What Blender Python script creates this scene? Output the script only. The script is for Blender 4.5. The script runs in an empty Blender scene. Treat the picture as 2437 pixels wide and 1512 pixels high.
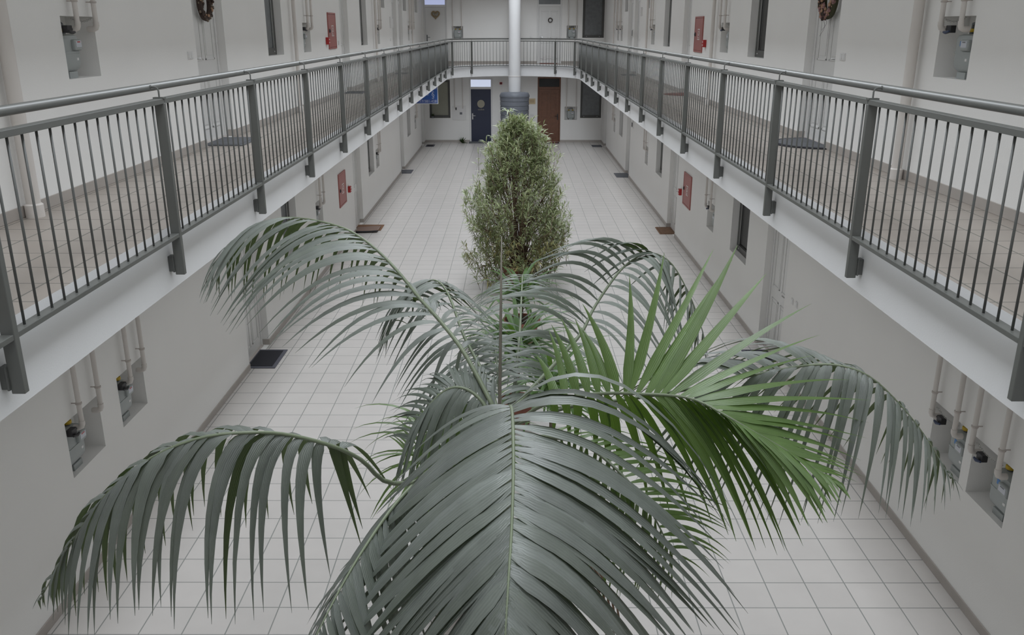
import bpy, bmesh, math, random
from mathutils import Vector, Matrix, noise
C = bpy.context.scene.collection
sc = bpy.context.scene
rnd = random.Random(7)
PI = math.pi
# ---------------------------------------------------------------- camera
PITCH = math.atan(688/2065); YAW = math.atan(3.5/2065*math.cos(PITCH))
cam = bpy.data.cameras.new('camera'); cam.sensor_width = 36; cam.lens = 2065/2437*36
cam.clip_start = .05; cam.clip_end = 200
co = bpy.data.objects.new('camera', cam); C.objects.link(co)
co.location = (0, 0, 4.40); co.rotation_euler = (PI/2-PITCH, 0, YAW); sc.camera = co
# ---------------------------------------------------------------- world, daylight and exposure
w = bpy.data.worlds.new('sky'); sc.world = w; w.use_nodes = True
w.node_tree.nodes['Background'].inputs[0].default_value = (.80, .87, 1, 1)
w.node_tree.nodes['Background'].inputs[1].default_value = .6
def area(name, loc, sx, sy, power, col):
    l = bpy.data.lights.new(name, 'AREA'); l.shape = 'RECTANGLE'; l.size = sx; l.size_y = sy
    l.energy = power; l.color = col
    o = bpy.data.objects.new(name, l); C.objects.link(o); o.location = loc
    return o
area('skylight', (0, 16.5, 9.28), 2.4, 35, 1560, (.90, .95, 1.0))   # overcast daylight through the glazed roof
sc.view_settings.view_transform = 'Standard'; sc.view_settings.look = 'None'
sc.view_settings.exposure = 0.0; sc.view_settings.gamma = 1; sc.view_settings.use_curve_mapping = False
sc.cycles.max_bounces = 8; sc.cycles.diffuse_bounces = 5; sc.cycles.transparent_max_bounces = 6
# ---------------------------------------------------------------- materials
M = {}
def mat(name, col, rough=.6, metal=0., spec=.5, emit=None, bump=0., bscale=60., var=0., vscale=3., trans=None):
    m = bpy.data.materials.new(name); m.use_nodes = True; nt = m.node_tree; n = nt.nodes; L = nt.links
    b = n['Principled BSDF']; b.inputs['Roughness'].default_value = rough
    b.inputs['Metallic'].default_value = metal; b.inputs['Specular IOR Level'].default_value = spec
    tc = n.new('ShaderNodeTexCoord')
    nz = n.new('ShaderNodeTexNoise'); nz.inputs['Scale'].default_value = vscale; nz.inputs['Detail'].default_value = 3
    L.new(tc.outputs['Object'], nz.inputs['Vector'])
    rp = n.new('ShaderNodeMapRange'); rp.inputs['From Min'].default_value = .3; rp.inputs['From Max'].default_value = .7
    rp.inputs['To Min'].default_value = 1-var; rp.inputs['To Max'].default_value = 1+var
    L.new(nz.outputs['Fac'], rp.inputs['Value'])
    mx = n.new('ShaderNodeVectorMath'); mx.operation = 'SCALE'; mx.inputs[0].default_value = col
    L.new(rp.outputs['Result'], mx.inputs['Scale']); L.new(mx.outputs[0], b.inputs['Base Color'])
    if bump:
        n2 = n.new('ShaderNodeTexNoise'); n2.inputs['Scale'].default_value = bscale; n2.inputs['Detail'].default_value = 4
        L.new(tc.outputs['Object'], n2.inputs['Vector'])
        bp = n.new('ShaderNodeBump'); bp.inputs['Strength'].default_value = bump; bp.inputs['Distance'].default_value = .01
        L.new(n2.outputs['Fac'], bp.inputs['Height']); L.new(bp.outputs[0], b.inputs['Normal'])
    if emit:
        b.inputs['Emission Color'].default_value = (*emit[0], 1); b.inputs['Emission Strength'].default_value = emit[1]
    M[name] = m; return m
def tilemat(name, col, grout, p=.3315, ox=0., oy=0., rough=.35, g=.006):
    m = mat(name, col, rough); nt = m.node_tree; n = nt.nodes; L = nt.links; b = n['Principled BSDF']
    tc = n.new('ShaderNodeTexCoord'); sp = n.new('ShaderNodeSeparateXYZ'); L.new(tc.outputs['Object'], sp.inputs[0])
    def mt(op, a, bb=None):
        q = n.new('ShaderNodeMath'); q.operation = op
        for i, v in enumerate((a, bb)):
            if v is None: continue
            if isinstance(v, (int, float)): q.inputs[i].default_value = v
            else: L.new(v, q.inputs[i])
        return q.outputs[0]
    ds = []; cells = []
    for ax, off in ((0, ox), (1, oy)):
        t = mt('DIVIDE', mt('SUBTRACT', sp.outputs[ax], off), p)
        cells.append(mt('FLOOR', t)); f = mt('FRACT', t)
        ds.append(mt('MINIMUM', f, mt('SUBTRACT', 1., f)))
    d = mt('MINIMUM', ds[0], ds[1])
    k = n.new('ShaderNodeMapRange'); k.interpolation_type = 'SMOOTHSTEP'
    k.inputs['From Min'].default_value = g*.5/p; k.inputs['From Max'].default_value = g*1.1/p; L.new(d, k.inputs['Value'])
    cb = n.new('ShaderNodeCombineXYZ'); L.new(cells[0], cb.inputs[0]); L.new(cells[1], cb.inputs[1])
    wn = n.new('ShaderNodeTexWhiteNoise'); L.new(cb.outputs[0], wn.inputs['Vector'])
    nz = n.new('ShaderNodeTexNoise'); nz.inputs['Scale'].default_value = 4; nz.inputs['Detail'].default_value = 5
    L.new(tc.outputs['Object'], nz.inputs['Vector'])
    v = mt('ADD', mt('MULTIPLY', wn.outputs['Value'], .06), mt('ADD', mt('MULTIPLY', nz.outputs['Fac'], .12), .91))
    s = n.new('ShaderNodeVectorMath'); s.operation = 'SCALE'; s.inputs[0].default_value = col; L.new(v, s.inputs['Scale'])
    mix = n.new('ShaderNodeMix'); mix.data_type = 'RGBA'; mix.inputs[6].default_value = (*grout, 1)
    L.new(k.outputs['Result'], mix.inputs[0]); L.new(s.outputs[0], mix.inputs[7]); L.new(mix.outputs[2], b.inputs['Base Color'])
    rr = n.new('ShaderNodeMapRange'); rr.inputs['To Min'].default_value = .8; rr.inputs['To Max'].default_value = rough
    L.new(k.outputs['Result'], rr.inputs['Value']); L.new(rr.outputs['Result'], b.inputs['Roughness'])
    bp = n.new('ShaderNodeBump'); bp.inputs['Strength'].default_value = .35; bp.inputs['Distance'].default_value = .002
    L.new(k.outputs['Result'], bp.inputs['Height']); L.new(bp.outputs[0], b.inputs['Normal'])
    return m
def leafmat(name, top, under, rough, tfac, tcol, pleat=1., two=False):
    m = bpy.data.materials.new(name); m.use_nodes = True; nt = m.node_tree; n = nt.nodes; L = nt.links
    b = n['Principled BSDF']; b.inputs['Roughness'].default_value = rough; b.inputs['Specular IOR Level'].default_value = .85
    uv = n.new('ShaderNodeUVMap'); uv.uv_map = 'UVMap'
    sp = n.new('ShaderNodeSeparateXYZ'); L.new(uv.outputs[0], sp.inputs[0])
    wv = n.new('ShaderNodeMath'); wv.operation = 'MULTIPLY'; wv.inputs[1].default_value = 2*PI*7; L.new(sp.outputs[0], wv.inputs[0])
    sn = n.new('ShaderNodeMath'); sn.operation = 'SINE'; L.new(wv.outputs[0], sn.inputs[0])
    nz = n.new('ShaderNodeTexNoise'); nz.inputs['Scale'].default_value = 9
    mp = n.new('ShaderNodeMapping'); mp.inputs['Scale'].default_value = (1, 1, 1); tc = n.new('ShaderNodeTexCoord')
    L.new(tc.outputs['Object'], mp.inputs[0]); L.new(mp.outputs[0], nz.inputs['Vector'])
    fr = n.new('ShaderNodeMath'); fr.operation = 'MULTIPLY_ADD'; fr.inputs[1].default_value = .07; fr.inputs[2].default_value = 1.
    L.new(sn.outputs[0], fr.inputs[0])
    f2 = n.new('ShaderNodeMath'); f2.operation = 'MULTIPLY_ADD'; f2.inputs[1].default_value = .5; f2.inputs[2].default_value = .75
    L.new(nz.outputs['Fac'], f2.inputs[0])
    f3 = n.new('ShaderNodeMath'); f3.operation = 'MULTIPLY'; L.new(fr.outputs[0], f3.inputs[0]); L.new(f2.outputs[0], f3.inputs[1])
    at = n.new('ShaderNodeAttribute'); at.attribute_name = 'tone'
    f4 = n.new('ShaderNodeMath'); f4.operation = 'MULTIPLY'; L.new(f3.outputs[0], f4.inputs[0]); L.new(at.outputs['Fac'], f4.inputs[1])
    geo = n.new('ShaderNodeNewGeometry')
    mix = n.new('ShaderNodeMix'); mix.data_type = 'RGBA'; mix.inputs[6].default_value = (*top, 1); mix.inputs[7].default_value = (*under, 1)
    at2 = n.new('ShaderNodeAttribute'); at2.attribute_name = 'young'
    mxx = n.new('ShaderNodeMath'); mxx.operation = 'MAXIMUM'; L.new(at2.outputs['Fac'], mxx.inputs[0])
    if two: L.new(geo.outputs['Backfacing'], mxx.inputs[1])   # the paler upper and the darker lower face of the blade
    else: mxx.inputs[1].default_value = 0
    L.new(mxx.outputs[0], mix.inputs[0])
    if two:
        rg = n.new('ShaderNodeMath'); rg.operation = 'MULTIPLY_ADD'; rg.inputs[1].default_value = .2; rg.inputs[2].default_value = rough
        L.new(geo.outputs['Backfacing'], rg.inputs[0]); L.new(rg.outputs[0], b.inputs['Roughness'])
    s = n.new('ShaderNodeVectorMath'); s.operation = 'SCALE'; L.new(mix.outputs[2], s.inputs[0]); L.new(f4.outputs[0], s.inputs['Scale'])
    L.new(s.outputs[0], b.inputs['Base Color'])
    bp = n.new('ShaderNodeBump'); bp.inputs['Strength'].default_value = .5*pleat; bp.inputs['Distance'].default_value = .003
    L.new(sn.outputs[0], bp.inputs['Height']); L.new(bp.outputs[0], b.inputs['Normal'])
    t = n.new('ShaderNodeBsdfTranslucent'); t.inputs[0].default_value = (*tcol, 1)
    ms = n.new('ShaderNodeMixShader'); ms.inputs[0].default_value = tfac
    L.new(b.outputs[0], ms.inputs[1]); L.new(t.outputs[0], ms.inputs[2]); L.new(ms.outputs[0], n['Material Output'].inputs[0])
    M[name] = m; return m
mat('wall', (.83, .82, .80), .85, bump=.12, bscale=90, var=.012, vscale=1.2)
mat('soffit', (.77, .77, .775), .8, bump=.08, bscale=80, var=.01)
tilemat('tile_low', (.56, .53, .505), (.24, .245, .23), ox=-3.533, oy=5.524, rough=.28)
tilemat('tile_up', (.33, .29, .255), (.15, .15, .13), ox=-3.533, oy=5.507)
mat('skirting', (.40, .365, .335), .5, var=.05, vscale=4)
mat('rail', (.112, .115, .107), .36, spec=.5, var=.03)
mat('rail_dark', (.10, .103, .098), .42)
mat('door_white', (.72, .715, .70), .4)
mat('frame_white', (.75, .745, .735), .35)
mat('reveal', (.66, .65, .635), .85)
mat('pipe', (.66, .62, .585), .45)
mat('clamp', (.5, .45, .42), .4)
mat('meter', (.36, .385, .38), .5, var=.03)
mat('meter_dark', (.16, .17, .18), .5)
mat('lcd', (.55, .57, .62), .3)
mat('yellow', (.62, .42, .03), .5)
mat('black', (.025, .024, .027), .5)
mat('valve_blue', (.03, .045, .10), .45)
mat('sticker_blue', (.08, .22, .5), .5)
mat('chain', (.35, .35, .33), .3, metal=.9)
mat('red_cabinet', (.36, .115, .10), .45, var=.02)
mat('red', (.42, .02, .02), .4)
mat('white_plastic', (.74, .73, .72), .4)
mat('chrome', (.6, .6, .6), .25, metal=1)
mat('win_frame', (.085, .085, .08), .4)
mat('alu', (.45, .45, .44), .35, metal=.4)
mat('glass_dark', (.012, .012, .013), .12)
mat('glass_grey', (.17, .18, .185), .25, var=.12, vscale=8)
mat('curtain', (.33, .33, .27), .7, var=.08, vscale=2)
mat('pane_lit', (.5, .52, .6), .3, emit=((.72, .80, 1.0), .62))
mat('pane_lit_soft', (.4, .42, .5), .3, emit=((.55, .62, .95), .55))
mat('navy', (.022, .028, .060), .45)
mat('gold', (.38, .35, .26), .5)
mat('letter_grey', (.16, .16, .18), .5)
mat('wood_door', (.165, .072, .040), .42, var=.12, vscale=14, bump=.15, bscale=40)
mat('mat_black', (.018, .018, .024), .95, bump=.5, bscale=300)
mat('mat_border', (.10, .10, .12), .9)
mat('mat_grey', (.12, .125, .135), .95, bump=.5, bscale=300, var=.1, vscale=20)
mat('mat_coir', (.20, .105, .055), .95, bump=.6, bscale=300, var=.15, vscale=20)
mat('mat_brown', (.22, .15, .12), .95, bump=.5, bscale=250)
mat('mat_red', (.16, .045, .035), .95, bump=.5, bscale=250)
mat('sign_blue', (.02, .10, .38), .4)
mat('sign_dark', (.05, .10, .33), .4)
mat('sign_letter', (.50, .55, .72), .5)
mat('paper', (.62, .50, .32), .7)
mat('tank', (.17, .185, .215), .45, var=.05)
mat('column', (.76, .76, .765), .55, var=.01)
mat('terracotta', (.28, .11, .075), .75, var=.1, bump=.1)
mat('soil', (.05, .035, .025), .95, bump=.6, bscale=60)
mat('bark', (.17, .135, .10), .85, bump=.5, bscale=40, var=.2, vscale=15)
mat('twig', (.20, .13, .09), .8, var=.2, vscale=20)
mat('rachis', (.16, .19, .12), .5, var=.1, vscale=6)
mat('spear', (.17, .155, .125), .5)
mat('dried', (.20, .12, .075), .8, var=.3, vscale=30)
mat('petal_beige', (.42, .26, .17), .8, var=.1); mat('petal_pink', (.30, .17, .16), .8, var=.2, vscale=20)
mat('petal_dark', (.055, .035, .028), .85); mat('petal_tan', (.33, .24, .13), .8, var=.25, vscale=25)
mat('ribbon', (.075, .03, .06), .6)
mat('moss', (.06, .06, .03), .9)
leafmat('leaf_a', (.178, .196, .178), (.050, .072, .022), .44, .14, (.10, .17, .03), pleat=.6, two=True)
leafmat('leaf_b', (.115, .135, .112), (.038, .058, .018), .42, .12, (.09, .15, .03), pleat=.6, two=True)  # darker blade for back fronds: shade behind the crown put into the colour
leafmat('leaf_g', (.125, .20, .065), (.06, .12, .015), .40, .28, (.16, .28, .035), pleat=.6, two=True)
leafmat('leaf_o', (.36, .42, .24), (.38, .33, .15), .34, .30, (.36, .45, .18), pleat=.1)
leafmat('leaf_s', (.075, .14, .05), (.10, .2, .05), .28, .25, (.16, .30, .04))
leafmat('leaf_f', (.05, .09, .02), (.06, .1, .02), .5, .2, (.06, .12, .02))
# ---------------------------------------------------------------- mesh helpers
class MB:
    def __init__(s): s.v = []; s.f = []; s.m = []
    def add(s, vs, fs, mi=0):
        b = len(s.v); s.v += [tuple(p) for p in vs]; s.f += [tuple(b+i for i in f) for f in fs]; s.m += [mi]*len(fs); return s
    def box(s, x0, x1, y0, y1, z0, z1, mi=0):
        x0, x1 = min(x0, x1), max(x0, x1); y0, y1 = min(y0, y1), max(y0, y1)
        return s.add([(x0,y0,z0),(x1,y0,z0),(x1,y1,z0),(x0,y1,z0),(x0,y0,z1),(x1,y0,z1),(x1,y1,z1),(x0,y1,z1)],
                     [(0,3,2,1),(4,5,6,7),(0,1,5,4),(1,2,6,5),(2,3,7,6),(3,0,4,7)], mi)
    def loft(s, secs, mi=0, cap=True):
        n = len(secs[0]); vs = [p for sec in secs for p in sec]; fs = []
        for k in range(len(secs)-1):
            for i in range(n):
                j = (i+1) % n; fs.append((k*n+i, k*n+j, (k+1)*n+j, (k+1)*n+i))
        if cap: fs += [tuple(range(n-1, -1, -1)), tuple((len(secs)-1)*n+i for i in range(n))]
        return s.add(vs, fs, mi)
    def lathe(s, prof, n=20, c=(0,0,0), mi=0, cap=True):
        return s.loft([[(c[0]+r*math.cos(2*PI*i/n), c[1]+r*math.sin(2*PI*i/n), c[2]+z) for i in range(n)] for r, z in prof], mi, cap)
    def tube(s, pts, r, n=8, mi=0):
        pts = [Vector(p) for p in pts]; rs = r if isinstance(r, (list, tuple)) else [r]*len(pts); secs = []
        up = Vector((0,0,1))
        for k, p in enumerate(pts):
            t = (pts[min(k+1, len(pts)-1)]-pts[max(k-1, 0)]).normalized()
            if k == 0:
                a = up if abs(t.z) < .9 else Vector((1,0,0)); u = a.cross(t).normalized()
            else:
                u = (u-t*u.dot(t)); u = u.normalized() if u.length > 1e-5 else t.orthogonal().normalized()
            v = t.cross(u)
            secs.append([tuple(p+(u*math.cos(2*PI*i/n)+v*math.sin(2*PI*i/n))*rs[k]) for i in range(n)])
        return s.loft(secs, mi)
    def blob(s, c, r, mi=0, sc_=(1,1,1), n=6):
        secs = []
        for k in range(1, n):
            a = PI*k/n
            secs.append([(c[0]+r*sc_[0]*math.sin(a)*math.cos(2*PI*i/8), c[1]+r*sc_[1]*math.sin(a)*math.sin(2*PI*i/8), c[2]-r*sc_[2]*math.cos(a)) for i in range(8)])
        return s.loft(secs, mi)
    def build(s, name, mats, parent=None, smooth=False, bevel=0., loc=None, rot=0., sub=0):
        if isinstance(mats, str): mats = [mats]
        me = bpy.data.meshes.new(name); me.from_pydata(s.v, [], s.f)
        for m in mats: me.materials.append(M[m])
        if len(mats) > 1: me.polygons.foreach_set('material_index', s.m)
        if smooth: me.polygons.foreach_set('use_smooth', [True]*len(me.polygons))
        me.update()
        o = bpy.data.objects.new(name, me); C.objects.link(o)
        if smooth and smooth != 'all':
            try: me.set_sharp_from_angle(angle=math.radians(40))
            except Exception: pass
        if bevel:
            b = o.modifiers.new('bevel', 'BEVEL'); b.width = bevel; b.segments = 2; b.limit_method = 'ANGLE'
        if parent: o.parent = parent
        if loc is not None: o.location = loc; o.rotation_euler = (0, 0, rot)
        return o
def tag(o, label=None, cat=None, group=None, kind=None):
    if label: o['label'] = label
    if cat: o['category'] = cat
    if group: o['group'] = group
    if kind: o['kind'] = kind
    return o
def thing(name, loc, rot, label, cat, group=None, kind=None):
    o = bpy.data.objects.new(name, None); C.objects.link(o); o.location = loc; o.rotation_euler = (0, 0, rot)
    o.empty_display_size = .1
    return tag(o, label, cat, group, kind)
def copy_tree(o, parent=None):
    c = o.copy(); C.objects.link(c); c.parent = parent
    for ch in list(o.children): copy_tree(ch, c)
    return c
def text_mesh(name, s, size, m, parent, loc, rotx=PI/2, extrude=.002, align='CENTER'):
    cu = bpy.data.curves.new('t', 'FONT'); cu.body = s; cu.size = size; cu.extrude = extrude; cu.align_x = align
    t = bpy.data.objects.new('t', cu); C.objects.link(t)
    dg = bpy.context.evaluated_depsgraph_get(); me = bpy.data.meshes.new_from_object(t.evaluated_get(dg))
    bpy.data.objects.remove(t); me.materials.clear(); me.materials.append(M[m])
    o = bpy.data.objects.new(name, me); C.objects.link(o); o.parent = parent; o.location = loc; o.rotation_euler = (rotx, 0, 0)
    return o
# ---------------------------------------------------------------- the setting
XW = 3.58; YE = 35.9; ZU = 3.09; YN = -1.7
# local frames: local x along the wall, local y into the wall, z up
SIDE = {'left': (lambda a: (-XW, a), PI/2, 1), 'right': (lambda a: (XW, a), -PI/2, -1), 'end': (lambda a: (a, YE), 0, 1)}
def wall(name, side, a0, a1, z0, z1, holes, thick=.35, mn='wall'):
    # holes: (a0,a1,z0,z1,depth)
    def P(a, z, d):
        if side == 'left': return (-XW-d, a, z)
        if side == 'right': return (XW+d, a, z)
        return (a, YE+d, z)
    mb = MB(); As = sorted({a0, a1}|{h[0] for h in holes}|{h[1] for h in holes}); Zs = sorted({z0, z1}|{h[2] for h in holes}|{h[3] for h in holes})
    for i in range(len(As)-1):
        for j in range(len(Zs)-1):
            ca = (As[i]+As[i+1])/2; cz = (Zs[j]+Zs[j+1])/2
            if any(h[0] < ca < h[1] and h[2] < cz < h[3] for h in holes): continue
            q = [P(As[i],Zs[j],0),P(As[i+1],Zs[j],0),P(As[i+1],Zs[j+1],0),P(As[i],Zs[j+1],0)]
            mb.add(q, [(0,1,2,3)])
    for h in holes:
        b0, b1, c0, c1, d = h
        f = [P(b0,c0,0),P(b1,c0,0),P(b1,c1,0),P(b0,c1,0),P(b0,c0,d),P(b1,c0,d),P(b1,c1,d),P(b0,c1,d)]
        mb.add(f, [(0,1,5,4),(1,2,6,5),(2,3,7,6),(3,0,4,7),(4,5,6,7)])
    f = [P(a0,z0,0),P(a1,z0,0),P(a1,z1,0),P(a0,z1,0),P(a0,z0,thick),P(a1,z0,thick),P(a1,z1,thick),P(a0,z1,thick)]
    mb.add(f, [(0,1,5,4),(1,2,6,5),(2,3,7,6),(3,0,4,7),(4,5,6,7)])
    o = mb.build(name, mn); tag(o, kind='structure'); return o
DD = .14; WD = .17; ND = .24
doors = {('left',0): [(10.97,11.95),(19.4,20.4),(27.75,28.7),(34.35,35.25)], ('right',0): [(10.95,11.97),(18.87,19.92),(26.95,27.87),(34.0,34.75)],
         ('left',1): [(10.24,11.3),(18.9,19.82),(27.0,28.07),(28.55,29.55)], ('right',1): [(10.07,11.13),(18.45,19.28),(26.0,27.1),(27.45,28.6)]}
wins = {('left',0): [(13.2,14.1,.92,2.45),(21.5,22.4,.91,2.45),(29.8,30.75,.9,2.45)], ('right',0): [(12.96,13.99,.93,2.45),(20.98,21.9,.965,2.45),(28.95,29.9,1.0,2.45)],
        ('left',1): [(13.25,14.15,4.015,5.5),(21.4,22.33,4.02,5.5),(24.83,25.55,4.94,5.5),(29.8,30.7,4.95,5.5),(33.3,34.2,4.96,5.5)],
        ('right',1): [(12.96,13.87,3.99,5.5),(20.85,21.75,4.0,5.5),(24.2,24.78,4.91,5.5),(28.75,29.55,4.91,5.5),(32.35,32.92,4.92,5.5)]}
niches = {('left',0): [(6.29,6.87),(7.24,7.79),(15.54,16.1),(22.77,23.3),(32.1,32.6)], ('right',0): [(5.55,6.09),(6.21,6.75),(15.25,15.81),(23.28,23.78),(31.1,31.6)],
          ('left',1): [(7.24,7.81),(15.52,16.08),(23.85,24.42),(31.0,31.4),(32.05,32.5)], ('right',1): [(7.11,7.68),(15.17,15.76),(23.13,23.7),(29.97,30.5),(30.95,31.5)]}
def nz0(fl): return (.92, 4.01)[fl]
for side in ('left', 'right'):
    H = []
    for fl in (0, 1):
        H += [(a, b, fl*ZU+.001, fl*ZU+2.5, DD+.06) for a, b in doors[(side, fl)]]
        H += [(a, b, c, d, WD+.06) for a, b, c, d in wins[(side, fl)]]
        H += [(a, b, nz0(fl), nz0(fl)+.485, ND) for a, b in niches[(side, fl)]]
    wall('wall_'+side, side, YN, YE, 0, 9.3, H)
eh = [(-3.39,-2.55,.96,2.45,.23),(2.70,3.55,.96,2.45,.23),(-1.77,-.85,.001,2.52,.16),(.97,1.90,.001,2.56,.16),(2.07,2.57,.89,1.41,ND),
      (-3.52,-2.62,ZU+.001,5.6,.16),(.93,1.89,ZU+.001,5.6,.16),(2.71,3.56,4.055,5.6,.23),(-2.42,-1.98,4.0,4.49,ND),(2.09,2.52,4.02,4.51,ND)]
wall('wall_end', 'end', -XW, XW, 0, 9.3, eh)
tag(MB().box(-XW-.35, XW+.35, YN-.2, YN, 0, 9.3).build('wall_near', 'wall'), kind='structure')
tag(MB().box(-XW-.3, XW+.3, YN, YE+.3, -.2, 0).build('floor', 'tile_low'), kind='structure')
# glazed roof: solid margins round the skylight opening
cb = MB(); cb.box(-XW-.3, -1.4, YN, YE+.3, 9.3, 9.5); cb.box(1.4, XW+.3, YN, YE+.3, 9.3, 9.5); cb.box(-1.4, 1.4, YN, -1.2, 9.3, 9.5); cb.box(-1.4, 1.4, 34.4, YE+.3, 9.3, 9.5)
tag(cb.build('ceiling', 'soffit'), kind='structure')
def ell(a, b, n, y0=32.4):   # quarter arcs of the rounded end, left to right
    return [(-a*math.cos(PI*k/n), y0+b*math.sin(PI*k/n)) for k in range(n+1)]
def gallery(name, z0, z1, e=2.40):
    out = [(-XW, YE), (-XW, -.15), (-e, -.15)]+ell(e, e+.02, 40)+[(e, -.15), (XW, -.15), (XW, YE)]
    bm = bmesh.new(); vs = [bm.verts.new((x, y, z0)) for x, y in out]; f = bm.faces.new(vs)
    r = bmesh.ops.extrude_face_region(bm, geom=[f]); bmesh.ops.translate(bm, vec=(0, 0, z1-z0), verts=[v for v in r['geom'] if isinstance(v, bmesh.types.BMVert)])
    bmesh.ops.recalc_face_normals(bm, faces=bm.faces); bmesh.ops.triangulate(bm, faces=[f for f in bm.faces if len(f.verts) > 4])
    me = bpy.data.meshes.new(name); bm.to_mesh(me); bm.free(); me.materials.append(M['soffit']); me.materials.append(M['tile_up'])
    for p in me.polygons:
        if p.normal.z > .9: p.material_index = 1
    o = bpy.data.objects.new(name, me); C.objects.link(o); tag(o, kind='structure'); return o
gallery('floor_upper', 2.655, ZU); gallery('attic_shade_slab', 5.78, 6.18, 2.12)  # attic slab added out of view, edge set inward to shade the gallery walls
tag(MB().box(-XW, XW, YN, -.15, 2.69, ZU).build('floor_landing', 'soffit'), kind='structure')
# skirting boards, broken at the doors and returned on their far jambs
for side in ('left', 'right'):
    s = -1 if side == 'left' else 1
    for fl in (0, 1):
        mb = MB(); z = fl*ZU; cuts = sorted(doors[(side, fl)]); y = YN
        for a, b in cuts+[(YE, YE)]:
            if a-y > .02: mb.box(s*XW, s*(XW-.012), y, a, z, z+.085)
            if b < YE: mb.box(s*(XW-.012), s*(XW+DD-.03), b-.001, b-.013, z, z+.085)
            y = b
        tag(mb.build('baseboard_%s_%s' % (side, ('lower', 'upper')[fl]), 'skirting', bevel=.003), kind='structure')
for fl, gaps in ((0, [(-1.77,-.85),(.97,1.90)]), (1, [(-3.52,-2.62),(.93,1.89)])):
    mb = MB(); x = -XW
    for a, b in gaps+[(XW, XW)]:
        if a-x > .02: mb.box(x, a, YE, YE-.012, fl*ZU, fl*ZU+.085)
        x = b
    tag(mb.build('baseboard_end_'+('lower', 'upper')[fl], 'skirting'), kind='structure')
# ---------------------------------------------------------------- doors and windows
dn = [0]
def door(side, c, wid, z, h=2.5, leaf='door_white', frame='frame_white', pane='glass_grey', depth=DD, leaf_h=2.05, hside=-1, moulded=True, handle='chrome', hy=.95):
    dn[0] += 1
    f, rot, sg = SIDE[side]; x, y = f(c)
    o = thing('door_%d' % dn[0], (x, y, z), rot, None, None, kind='structure')
    W = wid/2; t = .055; d0 = depth-.05
    fb = MB(); fb.box(-W, -W+t, d0, depth+.05, 0, h); fb.box(W-t, W, d0, depth+.05, 0, h); fb.box(-W+t, W-t, d0, depth+.05, h-t, h)
    fb.box(-W+t, W-t, d0, depth+.05, leaf_h, leaf_h+.09)
    fb.build('door_frame', frame, o, bevel=.005)
    lb = MB(); a = W-t-.004; lb.box(-a, a, d0+.015, depth+.03, .012, leaf_h-.003)
    if moulded:
        yb = d0+.015
        for sx in (-1, 1):
            for z0, z1 in ((.16, .78), (.95, leaf_h-.16)):
                x0, x1 = sx*.05, sx*(a-.10); x0, x1 = min(x0, x1), max(x0, x1)
                for q in ((x0,x1,z0,z0+.022),(x0,x1,z1-.022,z1),(x0,x0+.022,z0,z1),(x1-.022,x1,z0,z1)): lb.box(q[0], q[1], yb-.008, yb, q[2], q[3])
                lb.box(x0+.05, x1-.05, yb-.005, yb, z0+.05, z1-.05)
    lf = lb.build('door_leaf', leaf, o, bevel=.003)
    hb = MB(); hx = hside*(a-.055); hb.box(hx-.02, hx+.02, d0+.002, d0+.015, hy-.12, hy+.12)
    hb.tube([(hx, d0+.01, hy+.03), (hx, d0-.04, hy+.03), (hx-hside*.02, d0-.05, hy+.03), (hx-hside*.12, d0-.05, hy+.03)], .01)
    hb.build('door_handle', handle, lf, smooth=True)
    if h-t-leaf_h > .2: MB().box(-W+t, W-t, d0+.03, d0+.045, leaf_h+.09, h-t).build('transom_pane', pane, o)
    tb = MB(); tb.box(-W+t, W-t, d0-.02, depth, 0, .012); tb.build('threshold', 'clamp', o)
    return o
for side in ('left', 'right'):
    for fl in (0, 1):
        for a, b in doors[(side, fl)]: door(side, (a+b)/2, b-a-.004, fl*ZU+.002, h=2.495, hside=-1 if side == 'left' else 1)
wn_ = [0]
def window(side, c, wid, z0, z1, pane, depth=WD, stripe='alu', frame='win_frame', fw=.055, bolts=True, curtain=False):
    wn_[0] += 1
    f, rot, sg = SIDE[side]; x, y = f(c)
    o = thing('window_%d' % wn_[0], (x, y, z0), rot, None, None, kind='structure')
    W = wid/2-.002; h = z1-z0-.002; d0 = depth-.06
    fb = MB(); fb.box(-W, -W+fw, d0, depth+.05, .002, h); fb.box(W-fw, W, d0, depth+.05, .002, h); fb.box(-W+fw, W-fw, d0, depth+.05, .002, .10); fb.box(-W+fw, W-fw, d0, depth+.05, h-fw, h)
    fr = fb.build('window_frame', frame, o, bevel=.004)
    if stripe: MB().box(-W+fw, -W+fw+.02, d0+.01, d0+.03, .10, h-fw).box(W-fw-.02, W-fw, d0+.01, d0+.03, .10, h-fw).build('glazing_bead', stripe, fr)
    MB().box(-W+fw, W-fw, d0+.035, d0+.045, .10, h-fw).build('window_pane', pane, o)
    if bolts:
        bb = MB()
        for sx in (-1, 1): bb.blob((sx*(W-fw-.08), d0-.002, .05), .012, 0, (1, .5, 1))
        bb.build('drain_cap', 'white_plastic', fr, smooth=True)
    return o
for side in ('left', 'right'):
    for fl in (0, 1):
        for k, (a, b, c, d) in enumerate(wins[(side, fl)]):
            window(side, (a+b)/2, b-a, c, d, 'glass_dark' if (k == 0 and side == 'right') else 'glass_grey')
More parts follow.
